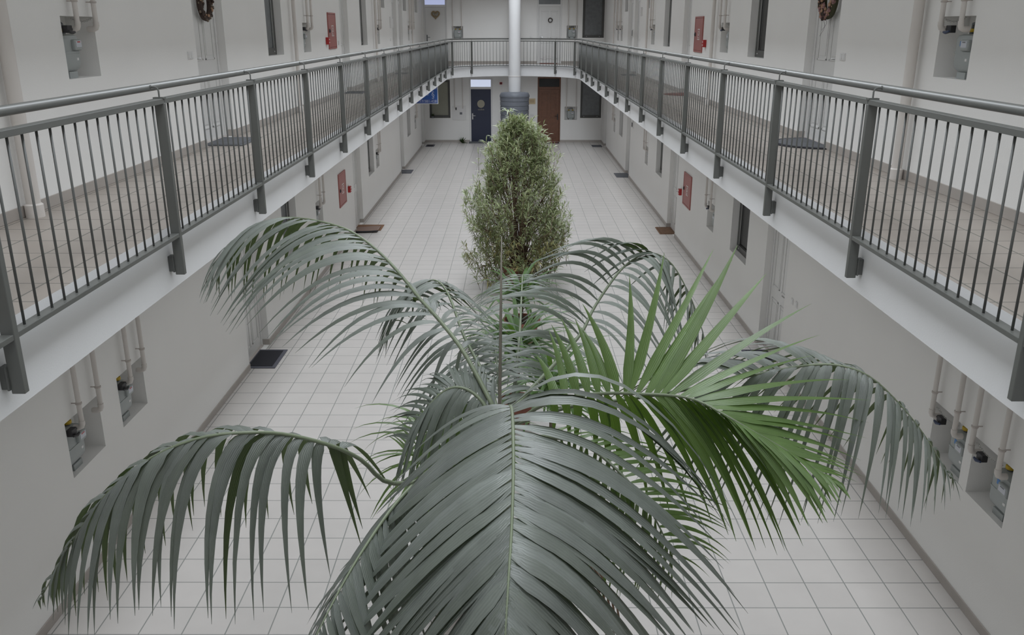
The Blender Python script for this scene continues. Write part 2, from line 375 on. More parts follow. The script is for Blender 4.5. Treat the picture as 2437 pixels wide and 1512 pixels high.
# end wall openings
window('end', -2.97, .84, .96, 2.45, 'curtain', depth=.15, stripe=None, fw=.085, bolts=False)
window('end', 3.125, .85, .96, 2.45, 'glass_grey', depth=.15, stripe=None, fw=.075)
window('end', 3.135, .85, 4.055, 5.6, 'glass_grey', depth=.15, stripe=None, fw=.09)
bd = door('end', -1.31, .915, .002, h=2.515, leaf='navy', pane='pane_lit', depth=.07, leaf_h=2.09, moulded=False, handle='white_plastic', hy=1.02)
em = MB()
ang = [2*PI*k/36 for k in range(36)]
em.loft([[(.0+.148*math.cos(a), .018, 1.515+.155*math.sin(a)) for a in ang], [(.0+.148*math.cos(a), .0335, 1.515+.155*math.sin(a)) for a in ang]])
e = em.build('door_emblem', 'gold', bd)
lv = MB()
for k in range(6):
    a0 = -2.3+k*.12
    u = Vector((math.cos(PI*.75), 0, math.sin(PI*.75))); v = Vector((u.z, 0, -u.x)); off = -.10+.04*k; L_ = math.sqrt(.14**2-off**2)*.9
    p = Vector((0, .0165, 1.515))+v*off
    lv.add([p-u*L_+v*.004, p+u*L_+v*.004, p+u*L_-v*.004, p-u*L_-v*.004], [(0,1,2,3)])
lv.build('emblem_line', 'letter_grey', e)
text_mesh('door_lettering', 'studioti', .085, 'gold', bd, (0, .033, 1.265))
window_trim = None
wd = door('end', 1.435, .925, .002, h=2.555, leaf='wood_door', frame='wood_door', pane='glass_dark', depth=.07, leaf_h=2.09, hside=1, handle='black', hy=1.0)
door('end', -3.07, .895, ZU+.002, h=2.505, pane='pane_lit_soft', depth=.10, leaf_h=2.1, moulded=False, handle='meter_dark')
door('end', 1.41, .955, ZU+.002, h=2.505, pane='glass_grey', depth=.08, leaf_h=2.12)
# ---------------------------------------------------------------- gallery railings
RX = 2.33; barme = {}
def bar_mesh():
    return MB().tube([(0, 0, 3.06), (0, 0, 3.94)], .0068, 8)
def railing(name, label, group, path_post, bars, curve=None, s=-1):
    pass
rail_bar_me = None
def side_rail(s):
    global rail_bar_me
    side = 'left' if s < 0 else 'right'
    y00 = 3.78 if s < 0 else 3.70; yp = [y00+2.09*k for k in range(-2, 14)]; yp[0] = -.12
    o = thing('gallery_railing', (s*RX, yp[0], 2.76), 0, 'long grey metal railing with round handrail along the %s gallery edge' % side, 'railing')
    ox = Vector((s*RX, yp[0], 2.76))
    def B(mb, n, m, par=None, **k):
        mb.v = [tuple(Vector(p)-ox) for p in mb.v]; return mb.build(n, m, par or o, **k)
    hx = s*(RX+.075); B(MB().tube([(hx, yp[0], 4.032), (hx, 32.395, 4.032)], .026, 16), 'handrail', 'rail', smooth=True)
    ye = 32.4
    allb = []
    for k, y in enumerate(yp):
        p = B(MB().box(s*RX-.032, s*RX+.032, y-.02, y+.02, 2.765, 3.935), 'post', 'rail', bevel=.004)
        B(MB().box(s*(RX+.03), s*2.40, y-.03, y+.03, 2.79, 2.90).box(s*(RX+.0301), s*(RX+.042), y-.034, y+.034, 2.785, 2.905), 'foot_bracket', 'rail_dark', p, bevel=.003)
        hb = MB().box(s*RX-.035, s*RX+.035, y-.022, y+.022, 3.962, 3.972)
        hb.tube([(s*RX, y, 3.97), (s*RX, y, 4.012), (s*(RX+.008), y, 4.03), (s*(RX+.025), y, 4.036), (s*(RX+.055), y, 4.036)], .006, 8)
        hb.tube([(s*(RX+.046), y, 4.036), (s*(RX+.053), y, 4.036)], .013, 8)
        B(hb, 'handrail_bracket', 'rail', p, smooth=True)
        y1 = yp[k+1] if k+1 < len(yp) else ye
        B(MB().box(s*RX-.03, s*RX+.03, y+.003, y1-.003, 3.93, 3.964), 'top_rail', 'rail', bevel=.003)
        B(MB().box(s*RX-.03, s*RX+.03, y+.02, y1-.02, 3.035, 3.062), 'bottom_rail', 'rail', bevel=.003)
        n = max(1, round((y1-y)/.1306)-1)
        allb += [y+(y1-y)*(i+1)/(n+1) for i in range(n)]
    if rail_bar_me is None:
        b0 = MB().tube([(0, 0, .30), (0, 0, 1.175)], .0068, 8).build('baluster', 'rail_dark', o, smooth='all'); rail_bar_me = b0.data; bpy.data.objects.remove(b0)
    vis = [y for y in allb if y > 2.6]; near = vis[:100]; far = vis[100:]+[y for y in allb if y <= 2.6]
    for y in near:
        b = bpy.data.objects.new('baluster', rail_bar_me); C.objects.link(b); b.parent = o; b.location = (0, y-yp[0], 0)
    fb = MB()
    for y in far: fb.tube([(0, y-yp[0], .30), (0, y-yp[0], 1.175)], .0068, 6)
    fo = fb.build('far_balusters', 'rail_dark', o, smooth='all'); fo['kind'] = 'stuff'
side_rail(-1); side_rail(1)
def end_rail():
    o = thing('gallery_railing', (0, 34.75, 2.76), 0, 'curved grey metal railing closing the far end of the gallery', 'railing')
    ox = Vector((0, 34.75, 2.76)); y0 = 32.4
    def B(mb, n, m, par=None, **k):
        mb.v = [tuple(Vector(p)-ox) for p in mb.v]; return mb.build(n, m, par or o, **k)
    N = 240; pts = [Vector((x, y, 0)) for x, y in ell(RX, 2.35, N)]
    L = [0.]
    for i in range(N): L.append(L[-1]+(pts[i+1]-pts[i]).length)
    def at(l):
        for i in range(N):
            if L[i+1] >= l:
                t = (l-L[i])/(L[i+1]-L[i]); p = pts[i].lerp(pts[i+1], t); d = (pts[i+1]-pts[i]).normalized(); return p, d
        return pts[-1], (pts[-1]-pts[-2]).normalized()
    def ribbon(z0, z1, w_, off=0.):
        mb = MB(); secs = []
        for i in range(0, N+1, 4):
            d = (pts[min(i+1, N)]-pts[max(i-1, 0)]).normalized(); n = Vector((-d.y, d.x, 0)); p = pts[i]+n*off
            a, b = p-n*w_, p+n*w_
            secs.append([(a.x,a.y,z0),(b.x,b.y,z0),(b.x,b.y,z1),(a.x,a.y,z1)])
        return mb.loft(secs)
    B(ribbon(3.93, 3.964, .03), 'top_rail', 'rail'); B(ribbon(3.035, 3.062, .03), 'bottom_rail', 'rail')
    hp = []
    for i in range(0, N+1, 4):
        d = (pts[min(i+1, N)]-pts[max(i-1, 0)]).normalized(); n = Vector((-d.y, d.x, 0)); q = pts[i]+n*.075; hp.append((q.x, q.y, 4.032))
    B(MB().tube(hp, .026, 12), 'handrail', 'rail', smooth=True)
    ls = [.68, 1.95, L[-1]/2, L[-1]-1.95, L[-1]-.68]
    for l in ls:
        p, d = at(l); n = Vector((-d.y, d.x, 0)); a = math.atan2(d.y, d.x)
        R = Matrix.Rotation(a, 3, 'Z')
        def loc(mb): mb.v = [tuple(R @ Vector(v)+Vector((p.x, p.y, 0))) for v in mb.v]; return mb
        po = B(loc(MB().box(-.02, .02, -.032, .032, 2.765, 3.935)), 'post', 'rail')
        B(loc(MB().box(-.03, .03, .03, .07, 2.79, 2.90)), 'foot_bracket', 'rail_dark', po)
        B(loc(MB().tube([(0, 0, 3.96), (0, 0, 4.03), (0, .02, 4.035), (0, .055, 4.036)], .006, 6)), 'handrail_bracket', 'rail', po)
    n = round(L[-1]/.1306)
    for k in range(1, n):
        l = L[-1]*k/n
        if min(abs(l-q) for q in ls) < .04: continue
        p, d = at(l); b = bpy.data.objects.new('baluster', rail_bar_me); C.objects.link(b); b.parent = o; b.location = (p.x, p.y-34.75, 0)
end_rail()
# near railing, just behind and below the viewer
def near_rail():
    o = thing('gallery_railing', (0, -.10, 2.76), 0, 'grey metal railing of the near landing under the viewpoint', 'railing')
    MB().tube([(-2.33, -.08, 1.295), (2.33, -.08, 1.295)], .026, 12).build('handrail', 'rail', o, smooth=True)
    MB().box(-2.29, 2.29, -.03, .03, 1.17, 1.204).build('top_rail', 'rail', o); MB().box(-2.29, 2.29, -.03, .03, .275, .302).build('bottom_rail', 'rail', o)
    for x in (-1.55, 0, 1.55): MB().box(x-.03, x+.03, -.02, .02, .005, 1.175).build('post', 'rail', o)
near_rail()
# ---------------------------------------------------------------- column and tank
col = thing('column', (.045, 34.42, 0), 0, 'tall round white column rising from a grey ribbed tank before the end gallery', 'column')
MB().lathe([(.235, 0), (.235, 2.66)], 32).build('lower_shaft', 'column', col, smooth=True)
MB().lathe([(.225, 2.675), (.225, 9.28)], 32).build('upper_shaft', 'column', col, smooth=True)
MB().lathe([(.235, 2.655), (.245, 2.66), (.245, 2.672), (.235, 2.677)], 32).build('seam_ring', 'pipe', col, smooth=True)
prof = [(.30, .55), (.42, .57), (.49, .64), (.515, .75)]
z = .75
for k in range(7):
    prof += [(.515+.004*k, z+.02), (.53+.004*k, z+.03), (.53+.004*k, z+.155), (.518+.004*k, z+.165)]; z += .17
tk = MB().lathe(prof+[(.545, z+.02)], 40, (0, -.45, 0)).build('tank_body', 'tank', col, smooth=True); tk['label'] = 'grey ribbed plastic tank round the foot of the column'
MB().lathe([(.562, z-.01), (.568, z+.0), (.565, z+.06), (.535, z+.12), (.52, z+.15), (.40, z+.16)], 40, (0, -.45, 0)).build('tank_lid', 'tank', tk, smooth=True)
# ---------------------------------------------------------------- gas meters, pipes
def rrect(w_, d, r, n=5, cy=0.):
    out = []
    for cx, cyy, a0 in ((w_/2-r, d/2-r, 0), (-w_/2+r, d/2-r, PI/2), (-w_/2+r, -d/2+r, PI), (w_/2-r, -d/2+r, 1.5*PI)):
        for k in range(n):
            a = a0+PI/2*k/(n-1); out.append((cx+r*math.cos(a), cy+cyy+r*math.sin(a)))
    return out
def meter_proto(blue=False):
    o = bpy.data.objects.new('gas_meter', None); C.objects.link(o); o.empty_display_size = .1
    def sec(w_, d, z, r=.05): return [(x, y, z) for x, y in rrect(w_, d, r, cy=.0)]
    MB().loft([sec(.25,.13,0,.05), sec(.30,.18,.03), sec(.315,.19,.075), sec(.315,.19,.145)]).build('lower_shell', 'meter', o, smooth=True)
    MB().loft([sec(.31,.188,.155), sec(.31,.188,.255), sec(.295,.175,.28), sec(.25,.13,.292)]).build('upper_shell', 'meter', o, smooth=True)
    MB().loft([sec(.322,.197,.143), sec(.322,.197,.157)]).build('flange', 'meter', o)
    c = MB().box(.0, .125, -.125, -.085, .165, .25).build('counter', 'meter', o, bevel=.012)
    MB().box(.02, .11, -.1275, -.1245, .19, .238).build('counter_window', 'lcd', c)
    MB().box(.04, .09, -.1283, -.1245, .226, .235).build('counter_digits', 'red' if not blue else 'meter_dark', c)
    if blue: MB().box(-.06, -.025, -.0962, -.0935, .20, .24).build('sticker', 'sticker_blue', o)
    MB().box(.06, .09, -.0975, -.0945, .085, .105).build('rating_label', 'white_plastic', o)
    for sx in (-1, 1):
        MB().lathe([(.022, .285), (.022, .31)], 14, (sx*.08, 0, 0)).build('union', 'meter_dark', o, smooth=True)
        MB().lathe([(.034, .308), (.036, .312), (.036, .33), (.034, .334)], 16, (sx*.08, 0, 0)).build('cap_nut', 'yellow', o, smooth=True)
    MB().tube([(-.08, 0, .333), (-.08, 0, .37), (-.02, .02, .385), (.08, .02, .385), (.08, 0, .37), (.08, 0, .333)], .014, 8).build('connecting_pipe', 'meter_dark', o, smooth=True)
    return o
protoL = meter_proto(False); protoR = meter_proto(True); usedm = {'L': False, 'R': False}
def pipe_thing(side, a, d, zb, zt, label, r=.019, clamps=(), elbow=None, group='gas pipes', valve=0, vm='black'):
    f, rot, sg = SIDE[side]; x, y = f(a)
    o = thing('gas_pipe', (x, y, zb), rot, label, 'pipe', group)
    # d: distance in front of the wall
    mb = MB(); H = zt-zb
    if elbow is not None:
        mb.tube([(0, -d, H), (0, -d, .045)], r, 12)
        mb.build('pipe_run', 'pipe', o, smooth=True)
        eb = MB(); eb.tube([(0, -d, .06), (0, -d, .03), (0, -d+.008, .010), (0, -d+.03, 0), (0, -d+.07, 0)], [r*1.22]*5, 12)
        if elbow > -d+.075: eb.tube([(0, -d+.07, 0), (0, elbow, 0)], r*.95, 12)
        eb.build('pipe_elbow', 'pipe', o, smooth=True)
        if valve:
            vb = MB(); vb.tube([(valve*.015, -.015, 0), (valve*.06, -.015, 0)], .013, 8)
            vb.box(valve*.045, valve*.125, -.035, .012, -.028, .03); vb.tube([(valve*.085, -.02, -.02), (valve*.085, -.05, -.03)], .010, 8)
            vv = vb.build('valve', 'black', o, bevel=.005)
            MB().tube([(valve*.05, -.052, -.022), (valve*.09, -.055, -.026), (valve*.14, -.05, -.014)], [.009, .013, .008], 8).build('valve_lever', vm, vv, smooth=True)
    else:
        mb.tube([(0, -d, H), (0, -d, 0)], r, 14); mb.build('pipe_run', 'pipe', o, smooth=True)
        MB().lathe([(r*1.3, 0), (r*1.3, .09), (r*1.05, .10)], 16, (0, -d, 0)).build('pipe_collar', 'pipe', o, smooth=True)
    for zc in clamps:
        cb_ = MB().lathe([(r*1.25, zc-zb-.008), (r*1.35, zc-zb-.004), (r*1.35, zc-zb+.004), (r*1.25, zc-zb+.008)], 14, (0, -d, 0))
        cb_.tube([(0, -d, zc-zb), (0, 0.003, zc-zb)], .005, 6)
        cb_.build('pipe_clamp', 'clamp', o, smooth=True)
    return o
ordw = ['nearest', 'second', 'third', 'fourth', 'farthest']
for side in ('left', 'right'):
    for fl in (0, 1):
        L_ = sorted(niches[(side, fl)])
        for k, (a, b) in enumerate(L_):
            f, rot, sg = SIDE[side]; z0 = nz0(fl)
            if side == 'left' or fl == 1: ma = a+.19 if side == 'left' else a+.20
            else: ma = a+.16
            if b-a < .5: ma = (a+b)/2-.02
            x, y = f(ma)
            src = protoL if side == 'left' else protoR; key = 'L' if side == 'left' else 'R'
            if not usedm[key]: m = src; usedm[key] = True
            else: m = copy_tree(src)
            dx = .13; m.location = (x+(-dx if side == 'left' else dx), y, z0+.055); m.rotation_euler = (0, 0, rot)
            where = 'on the %s wall %s' % (side, ('of the ground floor', 'of the upper gallery')[fl])
            tag(m, 'grey gas meter in the %s recessed niche %s' % (ordw[k], where), 'gas meter', 'gas meters in wall niches')
            zt = 2.69 if fl == 0 else 5.78
            ya, yb = (a+.15, b-.09) if side == 'left' else (a+.10, b-.13)
            if fl == 0 and side == 'right': ya, yb = a+.08, b-.07
            if b-a < .5: ya, yb = a+.08, b-.07
            for q, (yy, nm, el) in enumerate(((ya, 'near', .0), (yb, 'far', .02))):
                vv = (-1 if q == 0 else 0) if side == 'left' else (1 if q == 1 else 0)
                pipe_thing(side, yy, .06, z0+.385, zt, 'cream pipe entering the %s side of the %s meter niche, %s %s wall' % (nm, ordw[k], side, ('ground floor', 'gallery')[fl]),
                           clamps=(z0+.60,), elbow=el, r=.020, valve=vv if b-a > .5 else 0, vm='black' if side == 'left' else 'valve_blue')
# meter shelf bracket: small ledge so each meter stands on something
for side in ('left', 'right'):
    for fl in (0, 1):
        for k, (a, b) in enumerate(sorted(niches[(side, fl)])):
            f, rot, sg = SIDE[side]; ma = a+.19 if side == 'left' else (a+.20 if fl else a+.16)
            if b-a < .5: ma = (a+b)/2-.02
            x, y = f(ma)
            o = MB().box(-.07, .07, .05, ND, 0, .052).build('meter_bracket', 'meter', loc=(x, y, nz0(fl)+.001), rot=rot)
            tag(o, 'steel bracket under the meter in the %s niche, %s %s wall' % (ordw[k], side, ('ground floor', 'gallery')[fl]), 'bracket', 'meter brackets')
# chains strung between the two pipes of the near niches
for side, fl, k, lab in (('right', 1, 0, 'thin steel chain across the nearest meter niche of the right gallery'), ('right', 0, 0, 'thin steel chain across the nearest meter niche, ground floor right'),
                         ('right', 0, 1, 'thin steel chain across the second meter niche, ground floor right'), ('left', 1, 0, 'thin steel chain across the nearest meter niche of the left gallery')):
    a, b = sorted(niches[(side, fl)])[k]; f, rot, sg = SIDE[side]; x, y = f((a+b)/2); ch = MB(); N = 15; hw = (b-a)/2-.09
    for i in range(N):
        u = -hw+2*hw*(i+.5)/N; zz = -.02*(1-(u/hw)**2)*1.5; L_ = 2*hw/N*.72
        ring = [(u+L_*math.cos(q), (.0 if i % 2 else .007*math.sin(q)), zz+(.007*math.sin(q) if i % 2 else 0)) for q in [2*PI*j/8 for j in range(9)]]
        ch.tube(ring, .0018, 4)
    o = ch.build('safety_chain', 'chain', loc=(x+(.03 if side == 'left' else -.03), y, nz0(fl)+.475), rot=rot); tag(o, lab, 'chain', 'chains at the meter niches')
# end wall meters
for (cx, z0, x0, x1, lab) in ((2.32, .89, 2.13, 2.52, 'right of the brown wooden door'), (-2.20, 4.0, -2.38, -2.03, 'right of the white door with the gold heart'), (2.30, 4.02, 2.14, 2.47, 'right of the white door with the dark wreath')):
    m = copy_tree(protoL); m.location = (cx, YE+.125, z0+.055); m.rotation_euler = (0, 0, 0)
    tag(m, 'grey gas meter '+lab, 'gas meter', 'gas meters in wall niches')
    o = MB().box(-.07, .07, .05, ND, 0, .052).build('meter_bracket', 'meter', loc=(cx, YE, z0+.001)); tag(o, 'steel bracket of the meter '+lab, 'bracket', 'meter brackets')
    zt = 2.69 if z0 < 2 else 5.78
    for xx, nm in ((x0, 'left'), (x1, 'right')):
        pipe_thing('end', xx, .05, z0+.40, zt, 'thin %s-hand pipe of the meter %s' % (nm, lab), r=.016, elbow=.0)
for a, sd, r, fl, lab in ((6.27,'left',.05,1,'thick cream downpipe with a floor collar at the left gallery wall nearest the viewer'), (7.97,'right',.045,1,'thick cream downpipe with a floor collar beside the nearest right gallery niche'),
                    (14.66,'left',.03,1,'slim cream riser pipe beyond the first window of the left gallery wall'), (23.3,'left',.03,1,'slim cream riser pipe beside the third niche of the left gallery wall'),
                    (16.1,'right',.032,1,'slim cream riser pipe between red cabinet and meter niche on the right gallery wall'), (24.05,'right',.03,1,'slim cream riser pipe far down the right gallery wall near a small window'),
                    (31.72,'left',.025,1,'slim riser pipe between the two farthest niches of the left gallery wall'), (32.0,'right',.025,1,'slim riser pipe near the far end of the right gallery wall')):
    pipe_thing(sd, a, .075, ZU*fl, 5.78, lab, r=r, group='riser pipes')
# ---------------------------------------------------------------- red cabinets and small wall fittings
def local(side, a, z): f, rot, sg = SIDE[side]; x, y = f(a); return (x, y, z), rot
def cabinet(side, a0, a1, z0, z1, label, hs):
    loc, rot = local(side, (a0+a1)/2, z0); o = thing('fire_hose_cabinet', loc, rot, label, 'fire cabinet', 'red fire hose cabinets')
    W = (a1-a0)/2; H = z1-z0
    fb = MB(); fb.box(-W, -W+.03, -.022, 0.001, 0, H); fb.box(W-.03, W, -.022, 0.001, 0, H); fb.box(-W+.03, W-.03, -.022, 0.001, 0, .03); fb.box(-W+.03, W-.03, -.022, 0.001, H-.03, H)
    fb.build('cabinet_frame', 'red_cabinet', o, bevel=.003)
    d = MB().box(-W+.034, W-.034, -.018, 0.001, .034, H-.034).build('cabinet_door', 'red_cabinet', o, bevel=.003)
    MB().blob((hs*(W-.09), -.022, H*.5), .035, 0, (1, .6, 1.15)).build('cabinet_handle', 'black', d, smooth=True)
    c = -.03*hs
    s_ = MB().box(c-.10, c+.10, -.0205, -.018, H*.5-.10, H*.5+.10).build('cabinet_sign', 'white_plastic', d)
    p = MB().box(c-.085, c+.085, -.0215, -.0203, H*.5-.085, H*.5+.085).build('sign_field', 'red_cabinet', d)
    q = MB(); rg = [(c+.01+.045*math.cos(2*PI*i/20), H*.5+.02+.045*math.sin(2*PI*i/20)) for i in range(20)]; ri = [(c+.01+.03*math.cos(2*PI*i/20), H*.5+.02+.03*math.sin(2*PI*i/20)) for i in range(20)]
    q.add([(x, -.0221, zz) for x, zz in rg]+[(x, -.0221, zz) for x, zz in ri], [(i, (i+1) % 20, 20+(i+1) % 20, 20+i) for i in range(20)])
    q.box(c-.055, c-.04, -.0223, -.0213, H*.5-.07, H*.5+.02); q.box(c-.055, c+.03, -.0223, -.0213, H*.5-.07, H*.5-.055)
    q.build('hose_symbol', 'white_plastic', d)
cabinet('left', 17.6, 18.34, 4.02, 4.695, 'flat red fire hose cabinet on the left wall of the upper gallery', -1)
cabinet('right', 17.22, 17.97, 3.965, 4.62, 'flat red fire hose cabinet on the right wall of the upper gallery', -1)
cabinet('left', 17.66, 18.4, .885, 1.57, 'flat red fire hose cabinet on the left wall of the ground floor', -1)
cabinet('right', 17.35, 18.13, .905, 1.575, 'flat red fire hose cabinet on the right wall of the ground floor', -1)
def alarm(side, a, z, label):
    loc, rot = local(side, a, z); o = thing('fire_alarm_box', loc, rot, label, 'alarm box', 'red alarm call points')
    MB().box(-.06, .06, -.06, 0.001, 0, .13).build('alarm_housing', 'red', o, bevel=.006)
    MB().box(-.04, .04, -.0625, -.0595, .03, .10).build('alarm_plate', 'white_plastic', o)
    MB().box(-.045, .045, -.064, -.062, .045, .085).build('alarm_window', 'red', o)
alarm('left', 17.42, 4.11, 'small red alarm call point beside the red cabinet on the left gallery wall')
alarm('right', 16.95, 4.07, 'small red alarm call point beside the red cabinet on the right gallery wall')
alarm('left', 18.72, 1.03, 'small red alarm call point beside the red cabinet on the ground floor left wall')
alarm('right', 18.40, 1.03, 'small red alarm call point beside the red cabinet on the ground floor right wall')
loc, rot = local('end', -.50, 2.28); o = thing('alarm_sounder', loc, rot, 'dark red square alarm sounder high on the end wall left of the column', 'alarm')
MB().box(-.05, .05, -.05, 0.001, 0, .085).build('sounder_housing', 'red', o, bevel=.012)
MB().tube([(0, -.05, .042), (0, -.06, .042)], .03, 14).build('sounder_grille', 'black', o)
def switch(side, a, z, n, label, wd=.075, name='light_switch'):
    loc, rot = local(side, a, z); o = thing(name, loc, rot, label, 'switch', 'wall switches')
    MB().box(-wd*n/2, wd*n/2, -.01, 0.001, 0, .08).build('switch_plate', 'white_plastic', o, bevel=.003)
    for k in range(n):
        c = (k-(n-1)/2)*wd; MB().box(c-.026, c+.026, -.015, -.009, .012, .068).build('switch_rocker', 'frame_white', o, bevel=.002)
switch('left', 10.02, 4.08, 2, 'white double light switch near the first door of the left gallery wall')
switch('right', 9.84, 4.07, 2, 'white double light switch near the wreath door of the right gallery wall')
switch('right', 10.62, 1.04, 1, 'white light switch beside the nearest door on the ground floor right wall, farther one')
switch('right', 10.45, 1.05, 1, 'white bell push beside the nearest door on the ground floor right wall, nearer one')
switch('left', 18.6, 4.08, 1, 'white light switch just past the red cabinet on the left gallery wall')
switch('left', 26.5, 4.05, 1, 'white light switch below the meter panel on the left gallery wall')
switch('right', 26.0-.2, 4.05, 1, 'white light switch far along the right gallery wall')
switch('end', .68, 4.05, 1, 'white light switch on the upper end wall left of the wreath door')
switch('end', .75, 1.05, 2, 'beige double switch on the lower end wall left of the brown door')
def panel(side, a, z, w_, h, label, dark=None, dep=.03):
    loc, rot = local(side, a, z); o = thing('service_panel', loc, rot, label, 'panel')
    MB().box(-w_/2, w_/2, -dep, 0.001, 0, h).build('panel_cover', 'white_plastic', o, bevel=.004)
    if dark: MB().box(*dark).build('panel_slot', 'black', o)
    return o
panel('left', 26.75, 4.42, .55, .30, 'flat white meter panel on the left gallery wall', (.16, .22, -.034, -.03, .27, .285))
panel('right', 25.65, 4.74, .30, .22, 'small white box high on the right gallery wall', None, .05)
panel('right', 27.3, 4.16, .12, .22, 'narrow grey box between the two far doors of the right gallery wall', (-.05, .05, -.034, -.03, .03, .19))
panel('right', 26.45, 1.58, .28, .18, 'small grey intercom on the right ground floor wall before the third door', (-.1, .1, -.034, -.03, .03, .15))
o = panel('end', -2.19, .88, .55, .56, 'white cover panel on the lower end wall left of the navy door', (-.15, -.10, -.036, -.03, .40, .50), .02)
MB().box(.02, .12, -.024, -.02, .22, .31).build('panel_display', 'meter_dark', o)
for xx, nm in ((-2.36, 'left'), (-2.04, 'right')):
    pipe_thing('end', xx, .05, 1.34, 2.69, 'thin pinkish gas pipe ending at the %s of the white cover panel' % nm, r=.016)
o = thing('notice', (.745, YE-.001, 1.51), 0, 'small yellowed paper notice on the end wall beside the grey tank', 'notice')
MB().box(-.14, .14, -.006, 0.001, 0, .22).build('notice_sheet', 'paper', o)
for zz in (.16, .13, .10, .06): MB().box(-.10, .09, -.0075, -.006, zz, zz+.008).build('notice_line', 'mat_coir', o)
# hanging blue sign below the left gallery
o = thing('hanging_sign', (-3.0, 30.0, 1.99), 0, 'blue and white office sign hanging below the left gallery near the end wall', 'sign')
MB().box(-.47, .47, -.015, .015, 0, .66).build('sign_frame', 'frame_white', o, bevel=.004)
MB().box(-.45, .45, -.018, -.015, .02, .64).build('sign_board', 'sign_blue', o)
MB().box(-.45, .45, -.0195, -.018, .02, .155).build('sign_band', 'sign_dark', o)
MB().box(-.45, .45, -.0195, -.018, .46, .60).build('sign_band', 'sign_dark', o)
text_mesh('sign_lettering', 'iroda', .15, 'sign_letter', o, (.43, -.02, .49), align='RIGHT')
text_mesh('sign_lettering', 'nosi', .13, 'sign_letter', o, (.16, -.02, .28), align='RIGHT')
text_mesh('sign_symbol', '\u00a7', .26, 'sign_letter', o, (.30, -.02, .23))
text_mesh('sign_lettering', '.17/381-428', .125, 'sign_letter', o, (.42, -.021, .045), align='RIGHT')
for sx in (-.35, .35): MB().tube([(sx, 0, .66), (sx, 0, .70)], .006, 6).build('sign_hanger', 'chain', o)
# ---------------------------------------------------------------- door mats
def mat_thing(x0, x1, y0, y1, z, label, field='mat_black', border='mat_border', rot=0, h=.012, bw=.05, half=False, ribs=0):
    cx, cy = (x0+x1)/2, (y0+y1)/2; o = thing('doormat', (cx, cy, z), rot, label, 'doormat', 'doormats')
    W, D = (x1-x0)/2, (y1-y0)/2
    if half:
        n = 24; s = 1 if x0 > 0 else -1
        pts = [(s*(W-2*W*math.sin(PI*i/n)), -D*math.cos(PI*i/n)) for i in range(n+1)]
        MB().loft([[(x, y, 0) for x, y in pts], [(x, y, h) for x, y in pts]]).build('mat_edge', border, o)
        p2 = [(x*.84+s*.02, y*.88) for x, y in pts]; MB().loft([[(x, y, h-.001) for x, y in p2], [(x, y, h+.004) for x, y in p2]]).build('mat_field', field, o)
        return o
    MB().box(-W, W, -D, D, 0, h).build('mat_edge', border, o, bevel=.003)
    MB().box(-W+bw, W-bw, -D+bw, D-bw, h-.001, h+.004).build('mat_field', field, o)
    if ribs:
        rb = MB()
        for k in range(ribs):
            yy = -D+.03+(2*D-.06)*k/(ribs-1); rb.box(-W+.02, W-.02, yy-.006, yy+.006, h, h+.008)
        rb.build('mat_rib', 'twig', o)
    return o
mat_thing(-3.68, -3.25, 11.0, 11.71, 0, 'black doormat with grey border at the nearest door on the ground floor left')
mo = mat_thing(-3.66, -3.04, 19.5, 20.1, 0, 'brown coir doormat lying under a rumpled grey mat at the second left door', 'mat_coir', 'mat_coir')
o = thing('doormat', (-3.34, 19.62, .017), 0, 'grey rumpled mat lying askew on the brown coir mat, left side', 'doormat', 'doormats')
g = MB(); nx, ny = 14, 14
for j in range(ny+1):
    for i in range(nx+1):
        x = -.30+.56*i/nx; y = -.36+.55*j/ny+.10*x; zz = .012+.012*math.sin(7*x+3*y)+(.035*max(0, -y-.22)/.14 if y < -.22 else 0)
        g.v.append((x, y, max(.008, zz)))
for j in range(ny):
    for i in range(nx): a = j*(nx+1)+i; g.f.append((a, a+1, a+nx+2, a+nx+1)); g.m.append(0)
gm = g.build('mat_field', 'mat_brown', o, smooth='all'); sm = gm.modifiers.new('s', 'SOLIDIFY'); sm.thickness = .008
MB().tube([(-.30, -.385, .02), (.1, -.345, .02), (.26, -.33, .03)], .016, 8).build('mat_edge', 'black', o, smooth=True)
mat_thing(-3.66, -3.27, 27.78, 28.5, 0, 'grey doormat at the third door on the ground floor left', 'mat_grey')
mat_thing(-3.45, -3.12, 34.4, 35.0, 0, 'small dark doormat in the far left corner of the ground floor', 'mat_black')
mat_thing(3.28, 3.69, 11.25, 11.72, 0, 'black doormat at the nearest door on the ground floor right')
mat_thing(3.30, 3.68, 19.15, 19.85, 0, 'ribbed brown coir doormat at the second door on the ground floor right', 'mat_coir', 'mat_coir', ribs=14)
mat_thing(3.21, 3.66, 27.0, 27.82, 0, 'light grey doormat at the third door on the ground floor right', 'mat_grey', 'mat_grey')
mat_thing(3.10, 3.48, 34.3, 34.9, 0, 'dark grey doormat in the far right corner of the ground floor', 'mat_grey')
mat_thing(-3.68, -3.18, 10.3, 11.1, ZU, 'grey patterned doormat at the first door of the left gallery', 'mat_grey', 'mat_grey')
mat_thing(-3.62, -3.2, 18.95, 19.6, ZU, 'black doormat at the second door of the left gallery', 'mat_black')
mat_thing(-3.62, -3.25, 27.3, 27.95, ZU, 'dark grey doormat at the third door of the left gallery', 'mat_grey')
mat_thing(3.10, 3.68, 9.98, 11.06, ZU, 'dark half round doormat at the wreath door of the right gallery', 'mat_grey', 'mat_black', half=True)
mat_thing(3.15, 3.64, 18.3, 19.1, ZU, 'red brown half round doormat at the second door of the right gallery', 'mat_red', 'mat_red', half=True)
mat_thing(3.2, 3.62, 26.4, 27.05, ZU, 'dark grey doormat at a far door of the right gallery', 'mat_grey', 'mat_grey')
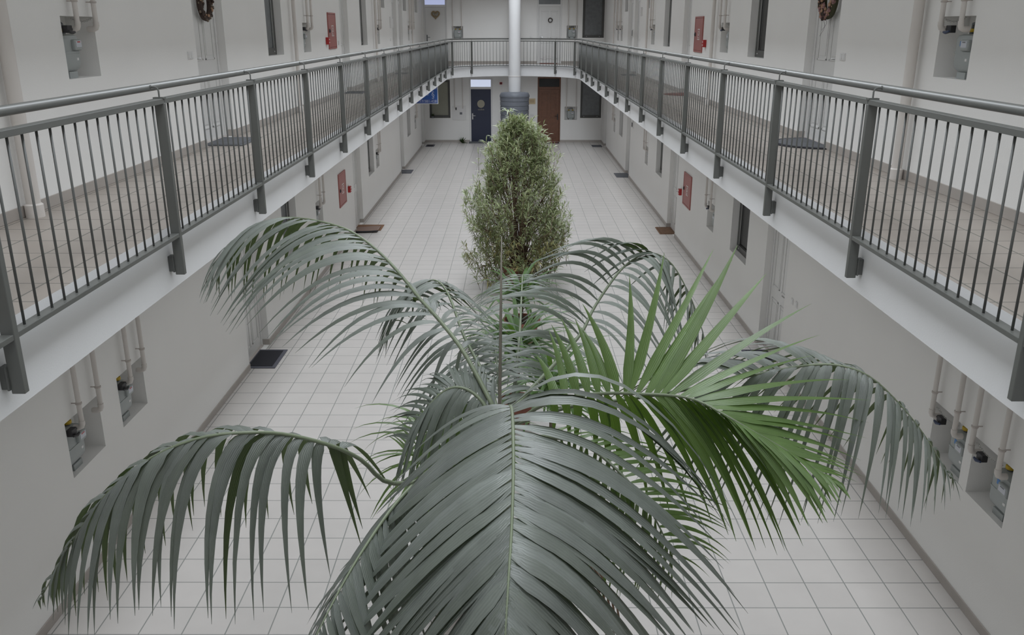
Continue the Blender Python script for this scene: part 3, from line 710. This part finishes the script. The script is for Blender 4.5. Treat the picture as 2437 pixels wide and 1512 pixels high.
mat_thing(1.03, 1.72, 35.35, 35.82, ZU, 'brown doormat below the dark wreath door on the gallery end wall', 'mat_red', 'mat_red')
mat_thing(-1.80, -.85, 35.45, 35.87, 0, 'thick dark grey doormat in front of the navy door', 'mat_grey', 'mat_grey', h=.03)
mat_thing(1.05, 1.85, 35.45, 35.87, 0, 'thin dark brown doormat in front of the brown wooden door', 'mat_red', 'mat_black')
# ---------------------------------------------------------------- wreaths
def wreath(side, a, z, d, R, r, mats_, label, seed, ribbon=False, heart=False, n=90):
    f, rot, sg = SIDE[side]; x, y = f(a); rr = random.Random(seed)
    o = thing('heart_wreath' if heart else 'door_wreath', (x, y, z), rot, label, 'wreath')
    def cp(t):
        if heart: return (R*.0625*16*math.sin(t)**3, R*.0625*(13*math.cos(t)-5*math.cos(2*t)-2*math.cos(3*t)-math.cos(4*t)))
        return (R*math.sin(t), R*math.cos(t))
    pts = [(cp(2*PI*k/48)[0], d, cp(2*PI*k/48)[1]) for k in range(49)]
    MB().tube(pts, r*.7, 8).build('wreath_ring', mats_[0], o, smooth=True)
    for gi, m in enumerate(mats_[1:]):
        b = MB()
        for k in range(n):
            t = rr.uniform(0, 2*PI) if gi else rr.uniform(0, 2*PI); px_, pz_ = cp(t); q = rr.uniform(0, 2*PI); ro = r*rr.uniform(.5, 1.05)
            if heart: fsc = rr.uniform(.25, 1); px_ *= fsc; pz_ *= fsc
            b.blob((px_+ro*math.cos(q)*.8, d-abs(math.sin(q))*ro*.9, pz_+ro*math.sin(q+1)*.7), r*rr.uniform(.22, .45), 0, (1, .7, 1), 5)
        b.build(('dried_leaf', 'dried_flower', 'berry')[gi % 3], m, o, smooth='all')
    if ribbon:
        rb = MB()
        for s, l in ((-.02, .34), (.03, .26)):
            P = [(s+.03*math.sin(6*t), d-.03-.02*math.sin(9*t), -R*.75-t*l/.3*.3) for t in [i*.1 for i in range(9)]]
            v = []; 
            for p in P: v += [(p[0]-.014, p[1], p[2]), (p[0]+.014, p[1]-.008, p[2])]
            rb.add(v, [(2*i, 2*i+1, 2*i+3, 2*i+2) for i in range(len(P)-1)])
        q = rb.build('wreath_ribbon', 'ribbon', o); sm = q.modifiers.new('s', 'SOLIDIFY'); sm.thickness = .002
    return o
wreath('left', 10.80, 4.69, .04, .175, .05, ['petal_dark', 'petal_dark', 'petal_beige', 'bark'], 'dark dried wreath with beige roses on the first door of the left gallery', 3, n=34)
wreath('right', 10.56, 4.73, .03, .19, .06, ['moss', 'petal_pink', 'petal_beige', 'petal_dark'], 'pink dried flower wreath with purple ribbon on the first right gallery door', 4, ribbon=True, n=110)
wreath('end', 1.44, 4.71, .0, .075, .025, ['petal_dark', 'moss', 'meter_dark'], 'small dark round wreath on the white door of the gallery end wall', 5, n=30)
wreath('end', -3.05, 4.92, .02, .15, .035, ['petal_tan', 'petal_tan', 'gold'], 'golden heart wreath on the white door in the far left gallery corner', 6, heart=True, n=50)
# ---------------------------------------------------------------- plants
def cat_pts(P, t):
    n = len(P)-1; x = min(max(t, 0), 1)*n; i = min(int(x), n-1); f = x-i
    p0 = P[max(i-1, 0)]; p1 = P[i]; p2 = P[i+1]; p3 = P[min(i+2, n)]
    return .5*((2*p1)+(p2-p0)*f+(2*p0-5*p1+4*p2-p3)*f*f+(3*p1-p0-3*p2+p3)*f**3)
class LeafMB:
    def __init__(s): s.v = []; s.f = []; s.uv = []; s.tone = []; s.young = []
    def leaf(s, pts, widths, wdir, tone=1., young=0., fold=.16, mid=True):
        b = len(s.v); n = len(pts)
        for k, (p, w_, wd) in enumerate(zip(pts, widths, wdir)):
            t = (pts[min(k+1, n-1)]-pts[max(k-1, 0)]).normalized(); nn = wd.cross(t)
            nn = nn.normalized() if nn.length > 1e-6 else Vector((0,0,1))
            if nn.z < 0: nn = -nn
            for u in (-1, 0, 1):
                q = p+wd*(u*w_*.5)+nn*(w_*fold*(.5 if u == 0 else -.5)); s.v.append(tuple(q)); s.tone.append(tone); s.young.append(young); s.uv.append(((u+1)/2, k/(n-1)))
        i0 = max(1, n//3); tt = (pts[min(i0+1, n-1)]-pts[i0-1]); flip = wdir[i0].cross(tt).z < 0
        for k in range(n-1):
            for j in (0, 1):
                q = (b+3*k+j, b+3*k+j+1, b+3*k+3+j+1, b+3*k+3+j); s.f.append(q[::-1] if flip else q)
    def build(s, name, m, parent=None):
        me = bpy.data.meshes.new(name); me.from_pydata(s.v, [], s.f); me.materials.append(M[m])
        uvl = me.uv_layers.new(name='UVMap'); li = [0]*len(me.loops); me.loops.foreach_get('vertex_index', li)
        flat = []
        for i in li: flat += [s.uv[i][0], s.uv[i][1]]
        uvl.data.foreach_set('uv', flat)
        a = me.attributes.new('tone', 'FLOAT', 'POINT'); a.data.foreach_set('value', s.tone)
        a = me.attributes.new('young', 'FLOAT', 'POINT'); a.data.foreach_set('value', s.young)
        me.polygons.foreach_set('use_smooth', [True]*len(me.polygons)); me.update()
        o = bpy.data.objects.new(name, me); C.objects.link(o); o.parent = parent
        return o
FRONDS=[
('front', 'broad grey-green frond arching towards the viewer', [(-0.073, 4.3, 2.228), (-0.045, 3.9, 2.568), (-0.008, 3.45, 2.839), (0.001, 3.0, 2.831), (-0.005, 2.68, 2.733), (-0.017, 2.45, 2.636), (-0.028, 2.28, 2.507), (-0.038, 2.15, 2.298)], [(-0.472, 3.7, 2.475), (-0.687, 3.4, 2.198), (-0.767, 3.1, 2.084), (-0.721, 2.85, 2.033), (-0.579, 2.7, 2.041), (-0.453, 2.6, 2.033), (-0.365, 2.5, 2.012), (-0.261, 2.35, 2.029), (-0.197, 2.25, 2.024), (-0.14, 2.2, 1.97), (-0.055, 2.1, 1.977)], [(0.991, 3.4, 2.301), (0.853, 3.3, 2.411), (0.968, 3.05, 2.071), (0.736, 2.9, 2.136), (0.611, 2.75, 2.118), (0.459, 2.6, 2.168), (0.357, 2.5, 2.144), (0.256, 2.35, 2.103), (0.151, 2.25, 2.078), (0.068, 2.2, 1.971), (-0.028, 2.1, 1.977)], 58, 0.088, 'a', 0.14, 0.185, 0.262, 0.13, 2.1),
('lower_left', 'long frond bowing to the lower left', [(-0.096, 4.3, 2.253), (-0.351, 4.0, 2.21), (-0.596, 3.75, 2.301), (-0.703, 3.6, 2.505), (-0.811, 3.5, 2.627), (-0.966, 3.4, 2.73), (-1.096, 3.3, 2.791), (-1.29, 3.25, 2.792), (-1.488, 3.2, 2.725), (-1.705, 3.2, 2.549), (-1.906, 3.2, 2.284), (-2.066, 3.2, 2.029)], [(-0.721, 3.7, 2.098), (-0.91, 3.3, 1.957), (-1.147, 3.2, 1.954), (-1.291, 3.15, 2.003), (-1.466, 3.1, 2.051), (-1.569, 3.1, 2.083), (-1.743, 3.1, 1.987), (-1.873, 3.1, 1.965), (-1.961, 3.15, 1.959), (-2.005, 3.15, 2.024), (-2.059, 3.15, 2.056)], [(-0.597, 3.9, 2.241), (-0.988, 3.9, 2.12), (-1.328, 3.8, 2.071), (-1.466, 3.75, 2.196), (-1.581, 3.7, 2.121), (-1.747, 3.6, 2.044), (-1.895, 3.5, 1.902), (-2.049, 3.5, 1.807), (-2.092, 3.4, 1.858), (-2.14, 3.35, 1.884), (-2.144, 3.3, 1.933)], 31, 0.056, 'a', 0.2, 0.2, 0.34, 0.12, 1.8),
('upper_left', 'tallest frond arching to the upper left', [(-0.096, 4.35, 2.407), (-0.278, 4.6, 2.656), (-0.433, 4.8, 2.785), (-0.551, 4.9, 2.882), (-0.682, 5.0, 3.014), (-0.817, 5.1, 3.123), (-0.957, 5.2, 3.199), (-1.102, 5.3, 3.237), (-1.333, 5.4, 3.261), (-1.519, 5.4, 3.255), (-1.714, 5.4, 3.166), (-1.845, 5.35, 3.041), (-1.931, 5.3, 2.889)], [(-0.335, 4.6, 2.198), (-0.781, 4.6, 2.345), (-1.117, 4.65, 2.546), (-1.27, 4.7, 2.605), (-1.357, 4.7, 2.696), (-1.455, 4.75, 2.729), (-1.529, 4.8, 2.751), (-1.616, 4.85, 2.76), (-1.686, 4.9, 2.769), (-1.741, 4.95, 2.699), (-1.78, 5, 2.722), (-1.801, 5, 2.763), (-1.842, 5.05, 2.773), (-1.852, 5.05, 2.8), (-1.88, 5.1, 2.812), (-1.891, 5.1, 2.831), (-1.916, 5.15, 2.826), (-1.939, 5.2, 2.822), (-1.944, 5.2, 2.827), (-1.964, 5.25, 2.818), (-1.969, 5.25, 2.823)], [(-0.181, 4.9, 2.597), (-0.277, 5.1, 2.744), (-0.664, 5.5, 2.57), (-0.814, 5.6, 2.657), (-1.002, 5.7, 2.583), (-1.101, 5.8, 2.726), (-1.236, 5.8, 2.671), (-1.412, 5.8, 2.671), (-1.562, 5.8, 2.625), (-1.661, 5.7, 2.7), (-1.783, 5.7, 2.625), (-1.85, 5.6, 2.671), (-1.899, 5.5, 2.716), (-1.945, 5.4, 2.761), (-1.974, 5.35, 2.79)], 40, 0.046, 'a', 0.17, 0.16, 0.09, 0.06, 1.6),
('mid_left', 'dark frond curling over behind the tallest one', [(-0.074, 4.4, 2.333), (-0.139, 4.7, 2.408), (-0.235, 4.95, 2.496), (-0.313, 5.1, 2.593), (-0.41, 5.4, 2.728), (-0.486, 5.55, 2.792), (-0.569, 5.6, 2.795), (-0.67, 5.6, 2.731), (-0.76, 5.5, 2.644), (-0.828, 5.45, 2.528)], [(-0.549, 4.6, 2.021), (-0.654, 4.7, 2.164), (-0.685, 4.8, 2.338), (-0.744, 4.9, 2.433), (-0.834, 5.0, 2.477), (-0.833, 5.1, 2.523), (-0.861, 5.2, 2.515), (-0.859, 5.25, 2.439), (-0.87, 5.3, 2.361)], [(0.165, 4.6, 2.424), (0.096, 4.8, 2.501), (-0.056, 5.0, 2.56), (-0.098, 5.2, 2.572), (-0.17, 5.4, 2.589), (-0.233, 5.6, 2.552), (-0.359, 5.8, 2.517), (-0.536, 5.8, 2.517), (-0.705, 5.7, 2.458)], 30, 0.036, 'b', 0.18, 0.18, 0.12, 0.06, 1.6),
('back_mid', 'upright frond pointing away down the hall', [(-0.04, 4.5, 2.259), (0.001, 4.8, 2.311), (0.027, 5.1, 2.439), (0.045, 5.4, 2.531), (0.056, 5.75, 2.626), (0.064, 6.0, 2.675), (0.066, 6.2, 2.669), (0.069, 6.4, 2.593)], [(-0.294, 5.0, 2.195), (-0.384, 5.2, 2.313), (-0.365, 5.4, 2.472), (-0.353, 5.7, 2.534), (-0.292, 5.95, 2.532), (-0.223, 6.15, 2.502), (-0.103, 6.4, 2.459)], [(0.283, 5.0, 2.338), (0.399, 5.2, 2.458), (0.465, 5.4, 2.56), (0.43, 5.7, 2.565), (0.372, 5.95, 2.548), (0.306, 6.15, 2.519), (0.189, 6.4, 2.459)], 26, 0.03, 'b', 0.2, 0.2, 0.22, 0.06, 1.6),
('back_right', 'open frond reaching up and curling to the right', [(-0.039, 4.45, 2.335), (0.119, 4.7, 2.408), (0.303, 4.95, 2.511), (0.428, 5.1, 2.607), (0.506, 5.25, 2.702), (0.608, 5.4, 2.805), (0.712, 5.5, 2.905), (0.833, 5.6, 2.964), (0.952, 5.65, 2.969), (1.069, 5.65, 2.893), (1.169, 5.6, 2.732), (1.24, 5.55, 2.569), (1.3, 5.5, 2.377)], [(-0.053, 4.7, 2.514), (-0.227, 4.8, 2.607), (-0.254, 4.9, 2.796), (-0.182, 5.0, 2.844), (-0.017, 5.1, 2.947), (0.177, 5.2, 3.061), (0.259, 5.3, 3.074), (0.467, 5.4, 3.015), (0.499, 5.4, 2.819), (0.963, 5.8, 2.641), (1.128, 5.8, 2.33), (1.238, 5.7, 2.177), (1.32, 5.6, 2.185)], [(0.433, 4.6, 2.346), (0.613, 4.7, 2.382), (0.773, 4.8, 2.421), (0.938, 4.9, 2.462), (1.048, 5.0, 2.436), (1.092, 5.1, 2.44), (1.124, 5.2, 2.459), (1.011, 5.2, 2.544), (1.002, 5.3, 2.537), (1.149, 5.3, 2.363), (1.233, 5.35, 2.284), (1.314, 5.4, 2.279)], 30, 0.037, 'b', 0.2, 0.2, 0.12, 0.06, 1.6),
('right', 'long dark frond bowing down to the right', [(-0.049, 4.3, 2.329), (0.278, 4.1, 2.545), (0.587, 4.0, 2.637), (0.876, 3.9, 2.737), (1.004, 3.85, 2.791), (1.158, 3.8, 2.853), (1.346, 3.75, 2.915), (1.489, 3.7, 2.937), (1.616, 3.65, 2.902), (1.742, 3.6, 2.793), (1.862, 3.55, 2.65), (1.98, 3.5, 2.465)], [(0.362, 4.3, 2.38), (0.518, 4.3, 2.48), (0.76, 4.3, 2.627), (0.954, 4.3, 2.747), (1.12, 4.3, 2.627), (1.312, 4.3, 2.48), (1.516, 4.2, 2.403), (1.702, 4.15, 2.379), (1.894, 4.1, 2.281), (1.994, 3.9, 2.22), (2.081, 3.8, 2.182), (2.068, 3.6, 2.37)], [(0.59, 3.9, 2.266), (0.785, 3.8, 2.251), (0.97, 3.7, 2.262), (1.144, 3.65, 2.2), (1.31, 3.6, 2.208), (1.424, 3.5, 2.302), (1.519, 3.45, 2.321), (1.622, 3.4, 2.394), (1.74, 3.4, 2.351), (1.826, 3.4, 2.341), (1.895, 3.4, 2.384), (2.004, 3.45, 2.433)], 36, 0.04, 'a', 0.2, 0.22, 0.42, 0.06, 1.6),
('bright', 'bright green young frond fanning to the right', [(-0.026, 4.2, 2.378), (0.145, 4.0, 2.602), (0.321, 3.85, 2.72), (0.47, 3.75, 2.777), (0.577, 3.65, 2.816), (0.698, 3.6, 2.832), (0.799, 3.5, 2.853), (0.898, 3.4, 2.833), (1.006, 3.35, 2.782), (1.131, 3.3, 2.724), (1.246, 3.25, 2.662), (1.357, 3.2, 2.611)], [(0.105, 4.2, 2.832), (0.202, 4.1, 3.014), (0.24, 4.05, 3.081), (0.314, 4.0, 3.016), (0.406, 3.95, 3.202), (0.849, 4.0, 3.456), (1.034, 4.0, 3.42), (1.119, 3.95, 3.392), (1.465, 3.85, 3.161), (1.415, 3.75, 2.959), (1.557, 3.6, 2.916), (1.578, 3.55, 2.754), (1.546, 3.5, 2.633), (1.526, 3.45, 2.597), (1.506, 3.4, 2.582), (1.486, 3.35, 2.588), (1.463, 3.3, 2.595), (1.459, 3.3, 2.585), (1.429, 3.25, 2.603), (1.392, 3.2, 2.611), (1.373, 3.2, 2.591)], [(0.233, 4.0, 2.38), (0.376, 3.9, 2.337), (0.665, 3.8, 2.157), (0.954, 3.6, 2.185), (1.06, 3.4, 2.199), (1.16, 3.3, 2.243), (1.184, 3.2, 2.339), (1.23, 3.15, 2.432), (1.262, 3.1, 2.532), (1.299, 3.1, 2.58), (1.322, 3.1, 2.609), (1.375, 3.15, 2.6)], 34, 0.068, 'g', 0.05, 0.1, 0.12, 0.06, 1.9),
('low_left_near', 'frond hanging to the lower left under the front one', [(-0.071, 4.2, 2.303), (-0.234, 3.9, 2.406), (-0.363, 3.6, 2.473), (-0.492, 3.3, 2.472), (-0.59, 3.0, 2.437), (-0.665, 2.8, 2.365), (-0.723, 2.6, 2.296)], [(-0.494, 3.8, 2.156), (-0.688, 3.6, 2.045), (-0.792, 3.3, 2.024), (-0.845, 3.1, 1.999), (-0.861, 2.9, 1.991), (-0.854, 2.7, 2.001)], [(-0.185, 3.6, 1.975), (-0.305, 3.3, 1.935), (-0.388, 3.0, 1.951), (-0.479, 2.8, 2.055), (-0.563, 2.7, 2.041), (-0.668, 2.6, 2.091)], 32, 0.055, 'a', 0.06, 0.08, 0.25, 0.15, 2.2),
('low_right', 'green frond hanging below the front one on the right', [(-0.048, 4.2, 2.278), (0.143, 3.9, 2.476), (0.335, 3.7, 2.531), (0.491, 3.5, 2.485), (0.598, 3.3, 2.411), (0.68, 3.2, 2.266)], [(0.241, 4.0, 1.912), (0.235, 3.8, 1.665), (0.451, 3.6, 1.736), (0.58, 3.4, 1.908), (0.674, 3.2, 2.054)], [(0.422, 4.0, 2.498), (0.708, 3.9, 2.43), (0.946, 3.7, 2.308), (1.029, 3.5, 2.18), (0.895, 3.3, 2.092)], 26, 0.042, 'g', 0.12, 0.14, 0.2, 0.06, 1.6),
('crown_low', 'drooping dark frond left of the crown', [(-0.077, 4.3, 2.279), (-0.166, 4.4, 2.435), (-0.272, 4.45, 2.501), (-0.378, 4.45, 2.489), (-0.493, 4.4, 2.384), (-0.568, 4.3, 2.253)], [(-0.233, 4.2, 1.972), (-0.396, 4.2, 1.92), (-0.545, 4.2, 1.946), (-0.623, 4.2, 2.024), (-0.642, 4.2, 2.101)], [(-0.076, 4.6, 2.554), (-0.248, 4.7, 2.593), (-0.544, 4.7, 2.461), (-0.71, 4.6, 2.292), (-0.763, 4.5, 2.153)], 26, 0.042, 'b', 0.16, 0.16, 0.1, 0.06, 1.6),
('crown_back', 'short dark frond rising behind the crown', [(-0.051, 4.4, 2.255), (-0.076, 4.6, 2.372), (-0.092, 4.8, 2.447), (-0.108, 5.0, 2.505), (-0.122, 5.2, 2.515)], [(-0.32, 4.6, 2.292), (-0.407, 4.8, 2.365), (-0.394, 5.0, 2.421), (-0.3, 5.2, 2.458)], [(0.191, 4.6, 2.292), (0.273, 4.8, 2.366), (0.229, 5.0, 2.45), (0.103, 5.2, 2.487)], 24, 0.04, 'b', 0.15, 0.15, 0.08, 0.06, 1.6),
('low_back_left', 'short green frond below the crown on the left', [(-0.076, 4.5, 2.127), (-0.2, 4.6, 2.185), (-0.354, 4.7, 2.164), (-0.506, 4.7, 2.109), (-0.623, 4.6, 2.021)], [(-0.272, 4.5, 1.937), (-0.446, 4.5, 1.854), (-0.567, 4.5, 1.909), (-0.663, 4.5, 1.964)], [(-0.257, 4.8, 2.283), (-0.442, 4.9, 2.295), (-0.625, 4.9, 2.211), (-0.773, 4.8, 2.06)], 24, 0.038, 'g', 0.15, 0.15, 0.15, 0.06, 1.6),
]

CX, CY, CZ = -.07, 4.38, 2.2
palm = thing('potted_palm', (CX, CY, 0), 0, 'huge potted palm with long arching fronds in the foreground', 'palm')
PO = Vector((CX, CY, 0))
def frond(name, label, rach, left, right, n, wid, mt, bl, br, t0, tf, pr):
    rr = random.Random(name); R_ = [Vector(p) for p in rach]; Ls = [Vector(p) for p in left]; Rs = [Vector(p) for p in right]
    lm = LeafMB()
    for side, T, bul in ((0, Ls, bl), (1, Rs, br)):
        for k in range(n):
            g = (k+rr.uniform(-.25, .25))/(n-1); g = min(max(g, 0), 1)
            t = t0+(1-t0)*g*.995; p0 = cat_pts(R_, t); tan = (cat_pts(R_, min(t+.01, 1))-cat_pts(R_, max(t-.01, 0))).normalized()
            p2 = cat_pts(T, g)+Vector((rr.uniform(-.03, .03), rr.uniform(-.03, .03), rr.uniform(-.04, .03)))
            D = p2-p0; L = D.length
            if L < .05: continue
            bb = bul*rr.uniform(.8, 1.2)*(1+(.9*max(0, .14-g)/.14 if name == 'front' and side else 0))
            p1 = p0+D*.42+Vector((0, 0, L*bb*1.6))+tan*L*tf
            pts = []; N = 10; w_ = []; wd = []
            scale = min(1., .55+L*.7)*rr.uniform(.9, 1.1)*(1-.45*max(0, g-.55)/.45)
            drp = L*rr.uniform(.0, .06)
            for i in range(N+1):
                s_ = i/N; q = p0*(1-s_)**2+p1*2*s_*(1-s_)+p2*s_*s_; q.z -= drp*s_**3; pts.append(q)
            for i in range(N+1):
                s_ = i/N; d = (pts[min(i+1, N)]-pts[max(i-1, 0)]).normalized()
                a = tan-d*tan.dot(d); c = d.cross(Vector((0, 0, 1)))
                if a.dot(c) < 0: c = -c
                v = a*1.0+c*(.35 if a.length > .35 else 1.2)
                if v.length < 1e-4: v = d.orthogonal()
                v.normalize(); v = Matrix.Rotation(rr.uniform(-.03, .03)+.35*(s_-.3)*(1 if side else -1), 3, d) @ v
                wd.append(v); w_.append(wid*scale*min(1, .30+s_*4.2)*max(.02, (1-s_**pr))**.95)
            lm.leaf([p-PO for p in pts], w_, wd, tone=rr.uniform(.86, 1.12), young=max(0, min(1, rr.uniform(-.1, .25))))
    fo = lm.build('frond', 'leaf_'+mt, palm)
    if mt == 'g': fo['label'] = 'younger bright green frond'
    rp = [cat_pts(R_, i/40)-PO for i in range(41)]; rp = [Vector((0, 0, CZ-.25)), ]+rp if (R_[0]-Vector((CX, CY, CZ))).length < .5 else rp
    rb = .0085 if name in ('front', 'bright', 'right') else .0115; rad = ([.014] if len(rp) == 42 else [])+[rb*(1-i/40)+.002 for i in range(41)]
    MB().tube(rp, rad, 8).build('frond_stalk', 'rachis', fo, smooth='all')
for fr in FRONDS: frond(*fr)
# trunk, spear leaf, pot
tr = []; 
for k in range(26): tr.append((.055+.006*(k % 2)-.0006*k, .42+k*.064))
MB().lathe(tr, 16).build('trunk', 'bark', palm, smooth='all')
sh = MB()
for k in range(7):
    a = 2*PI*k/7; sh.tube([(.02*math.cos(a), .02*math.sin(a), 1.75), (.045*math.cos(a), .045*math.sin(a), 2.0), (.07*math.cos(a), .07*math.sin(a), 2.3)], [.045, .03, .014], 8)
sh.build('crownshaft', 'rachis', palm, smooth='all')
MB().tube([(0, 0, 1.9), (-.006, .03, 2.4), (.002, .06, 2.9), (.008, .09, 3.36)], [.012, .010, .008, .003], 8).build('spear_leaf', 'spear', palm, smooth='all')
def pot(r, h, parent, soil=True, m='terracotta'):
    MB().lathe([(r*.70, 0), (r*.72, .01), (r*.95, h*.84), (r*1.04, h*.85), (r*1.06, h), (r*.95, h), (r*.93, h*.9)], 28, cap=True).build('pot', m, parent, smooth=True)
    MB().lathe([(r*.0+.001, h*.9), (r*.93, h*.905)], 24, cap=True).build('soil', 'soil', parent)
pot(.30, .46, palm)
# dried flower stalks hanging below the crown
ds = MB()
for k in range(5):
    a = .25*k; ds.tube([(.05, -.1, 2.0), (.30+.02*k, -.35-.03*k, 1.95), (.52+.02*k, -.52-.02*k, 1.6), (.58+.03*k, -.58, 1.25-.05*k)], [.008, .007, .006, .004], 6)
    ds.blob((.58+.03*k, -.58, 1.25-.05*k), .018, 0, (1, 1, 1.6))
ds.build('dried_flower_stalk', 'dried', palm, smooth='all')
# understorey plants with strap leaves
def strap_plant(name, x, y, r, ph, n, ln, wid, label, seed, m='leaf_s', rise=.9, zc=None):
    o = thing(name, (x, y, 0), 0, label, 'potted plant'); rr = random.Random(seed); pot(r, ph, o)
    zc = zc or ph*1.3
    lm = LeafMB()
    for k in range(n):
        a = 2.4*k+rr.uniform(-.3, .3); el = rr.uniform(.25, 1.25)*rise; l = ln*rr.uniform(.7, 1.1)
        d = Vector((math.cos(a)*math.cos(el), math.sin(a)*math.cos(el), math.sin(el))); p = Vector((0, 0, zc+rr.uniform(-.1, .25)))
        pts = []; q = p.copy(); N = 9; wd = []; w_ = []
        side = Vector((-math.sin(a), math.cos(a), 0))
        for i in range(N+1):
            s_ = i/N; pts.append(q.copy()); q = q+d*l/N; d = (d+Vector((0, 0, -.14-.10*s_))).normalized()
            wd.append(side); w_.append(wid*min(1, .4+2*s_)*max(.03, 1-s_**2.4))
        lm.leaf(pts, w_, wd, tone=rr.uniform(.8, 1.25), young=rr.uniform(0, .6))
    lm.build('foliage', m, o)
    MB().tube([(0, 0, ph*.85), (.01, 0, zc+.2)], .022, 8).build('stem', 'bark', o, smooth='all')
    return o
strap_plant('dracaena', .12, 12.0, .26, .38, 50, .85, .06, 'terracotta potted dracaena behind the palm crown', 1, zc=.6)
strap_plant('dracaena', .05, 9.3, .20, .30, 80, .95, .065, 'glossy dracaena directly behind the palm trunk', 2, zc=.8)
strap_plant('young_palm', -.45, 6.0, .20, .32, 75, .85, .05, 'low young palm left of the big palm trunk', 3, 'leaf_g', zc=1.15)
strap_plant('young_palm', .36, 7.55, .20, .32, 75, .80, .05, 'low young palm right of the big palm trunk', 4, 'leaf_s', zc=1.05)
# oleander
def oleander():
    X, Y = .09, 15.0; o = thing('oleander', (X, Y, 0), 0, 'tall bushy oleander in a terracotta pot in the middle of the hall', 'shrub'); rr = random.Random(11)
    pot(.30, .42, o)
    prof = [(.15, .35), (.35, .72), (.6, .86), (1.0, .88), (1.5, .80), (1.9, .74), (2.3, .62), (2.6, .50), (2.85, .33), (3.0, .12)]
    def rad(z):
        for (z0, r0), (z1, r1) in zip(prof, prof[1:]):
            if z0 <= z <= z1: return r0+(r1-r0)*(z-z0)/(z1-z0)
        return .1
    st = MB(); lm = LeafMB(); stems = []
    for k in range(1200):
        z = rr.uniform(.2, 2.98)
        if z < .6 and rr.random() < .35: continue
        a = rr.uniform(0, 2*PI); R = rad(z)*(1+.16*noise.noise(Vector((math.cos(a)*1.5, math.sin(a)*1.5, z*1.6)))*2); q = R*math.sqrt(rr.uniform(.22, 1.15)); q = min(q, R*1.05) if k % 14 else R*rr.uniform(1.08, 1.28)
        tip = Vector((q*math.cos(a), q*math.sin(a), z))
        out = Vector((math.cos(a), math.sin(a), 0)); d = (out*rr.uniform(.1, .9)*(q/R)+Vector((rr.uniform(-.3, .3), rr.uniform(-.3, .3), 1.0))).normalized()
        L = rr.uniform(.2, .34); base = tip-d*L
        brown = 1. if (z < 1.1 and rr.random() < .3) else rr.uniform(0, .35)
        if k % 12 == 0:
            b0 = Vector((rr.uniform(-.12, .12), rr.uniform(-.12, .12), .38)); mid = b0.lerp(base, .5)+Vector((0, 0, .12)); mid.x *= .8; mid.y *= .8
            st.tube([b0, mid, base, tip], [.012, .009, .005, .002], 5)
        else: st.tube([base-d*.12, base, tip], [.004, .003, .0015], 4)
        for j in range(rr.randint(11, 16)):
            f = rr.uniform(.0, 1.); p = base+d*L*f; aa = rr.uniform(0, 2*PI); u = d.orthogonal().normalized(); v = d.cross(u)
            od = (u*math.cos(aa)+v*math.sin(aa))*rr.uniform(.6, 1.0)+d*(.35+.75*f); od.normalize(); ll = rr.uniform(.09, .16)
            side = od.cross(Vector((0, 0, 1))); side = side.normalized() if side.length > .05 else u
            dr = -.025 if brown < .9 else -.07
            pts = [p, p+od*ll*.5+Vector((0, 0, .006)), p+od*ll+Vector((0, 0, dr))]
            lm.leaf(pts, [.004, rr.uniform(.017, .026), .002], [side]*3, tone=rr.uniform(.65, 1.35), young=brown, fold=.3)
    st.build('branches', 'twig', o, smooth='all'); fo = lm.build('foliage', 'leaf_o', o)
    # one tall rosette above the crown
    rs = LeafMB()
    for j in range(11):
        aa = 2*PI*j/11; od = Vector((math.cos(aa), math.sin(aa), rr.uniform(-.1, .7))).normalized(); side = Vector((-math.sin(aa), math.cos(aa), 0)); p = Vector((-.17, 0, 3.06)); ll = .2
        rs.leaf([p, p+od*ll*.5+Vector((0, 0, .02)), p+od*ll+Vector((0, 0, -.05))], [.006, .028, .003], [side]*3, tone=.8)
    rs.build('tip_rosette', 'leaf_o', o); MB().tube([(-.13, 0, 2.6), (-.17, 0, 3.07)], .006, 5).build('tip_stem', 'twig', o)
oleander()
# small ferns
def fern(name, loc, n, ln, label, seed, pt=True):
    o = thing(name, loc, 0, label, 'plant'); rr = random.Random(seed); lm = LeafMB()
    if pt: MB().lathe([(.04, 0), (.055, .06), (.06, .07), (.0, .07)], 16).build('pot', 'meter_dark', o, smooth=True)
    for k in range(n):
        a = 2*PI*k/n+rr.uniform(-.2, .2); el = rr.uniform(.3, 1.3); d = Vector((math.cos(a)*math.cos(el), math.sin(a)*math.cos(el), math.sin(el))); q = Vector((0, 0, .09 if pt else .0)); side = Vector((-math.sin(a), math.cos(a), 0))
        pts = []; 
        for i in range(6): pts.append(q.copy()); q = q+d*ln/5; d = (d+Vector((0, 0, -.16))).normalized()
        lm.leaf(pts, [.01, .04, .045, .035, .02, .004], [side]*6, tone=rr.uniform(.7, 1.3))
    lm.build('foliage', 'leaf_f', o)
fern('potted_fern', (-2.06, 35.55, 0), 34, .27, 'small dark green fern on the floor left of the navy door', 1, False)
fern('potted_fern', (-3.26, 35.86, .9625), 14, .12, 'tiny potted plant on the sill of the lower left end window', 2)
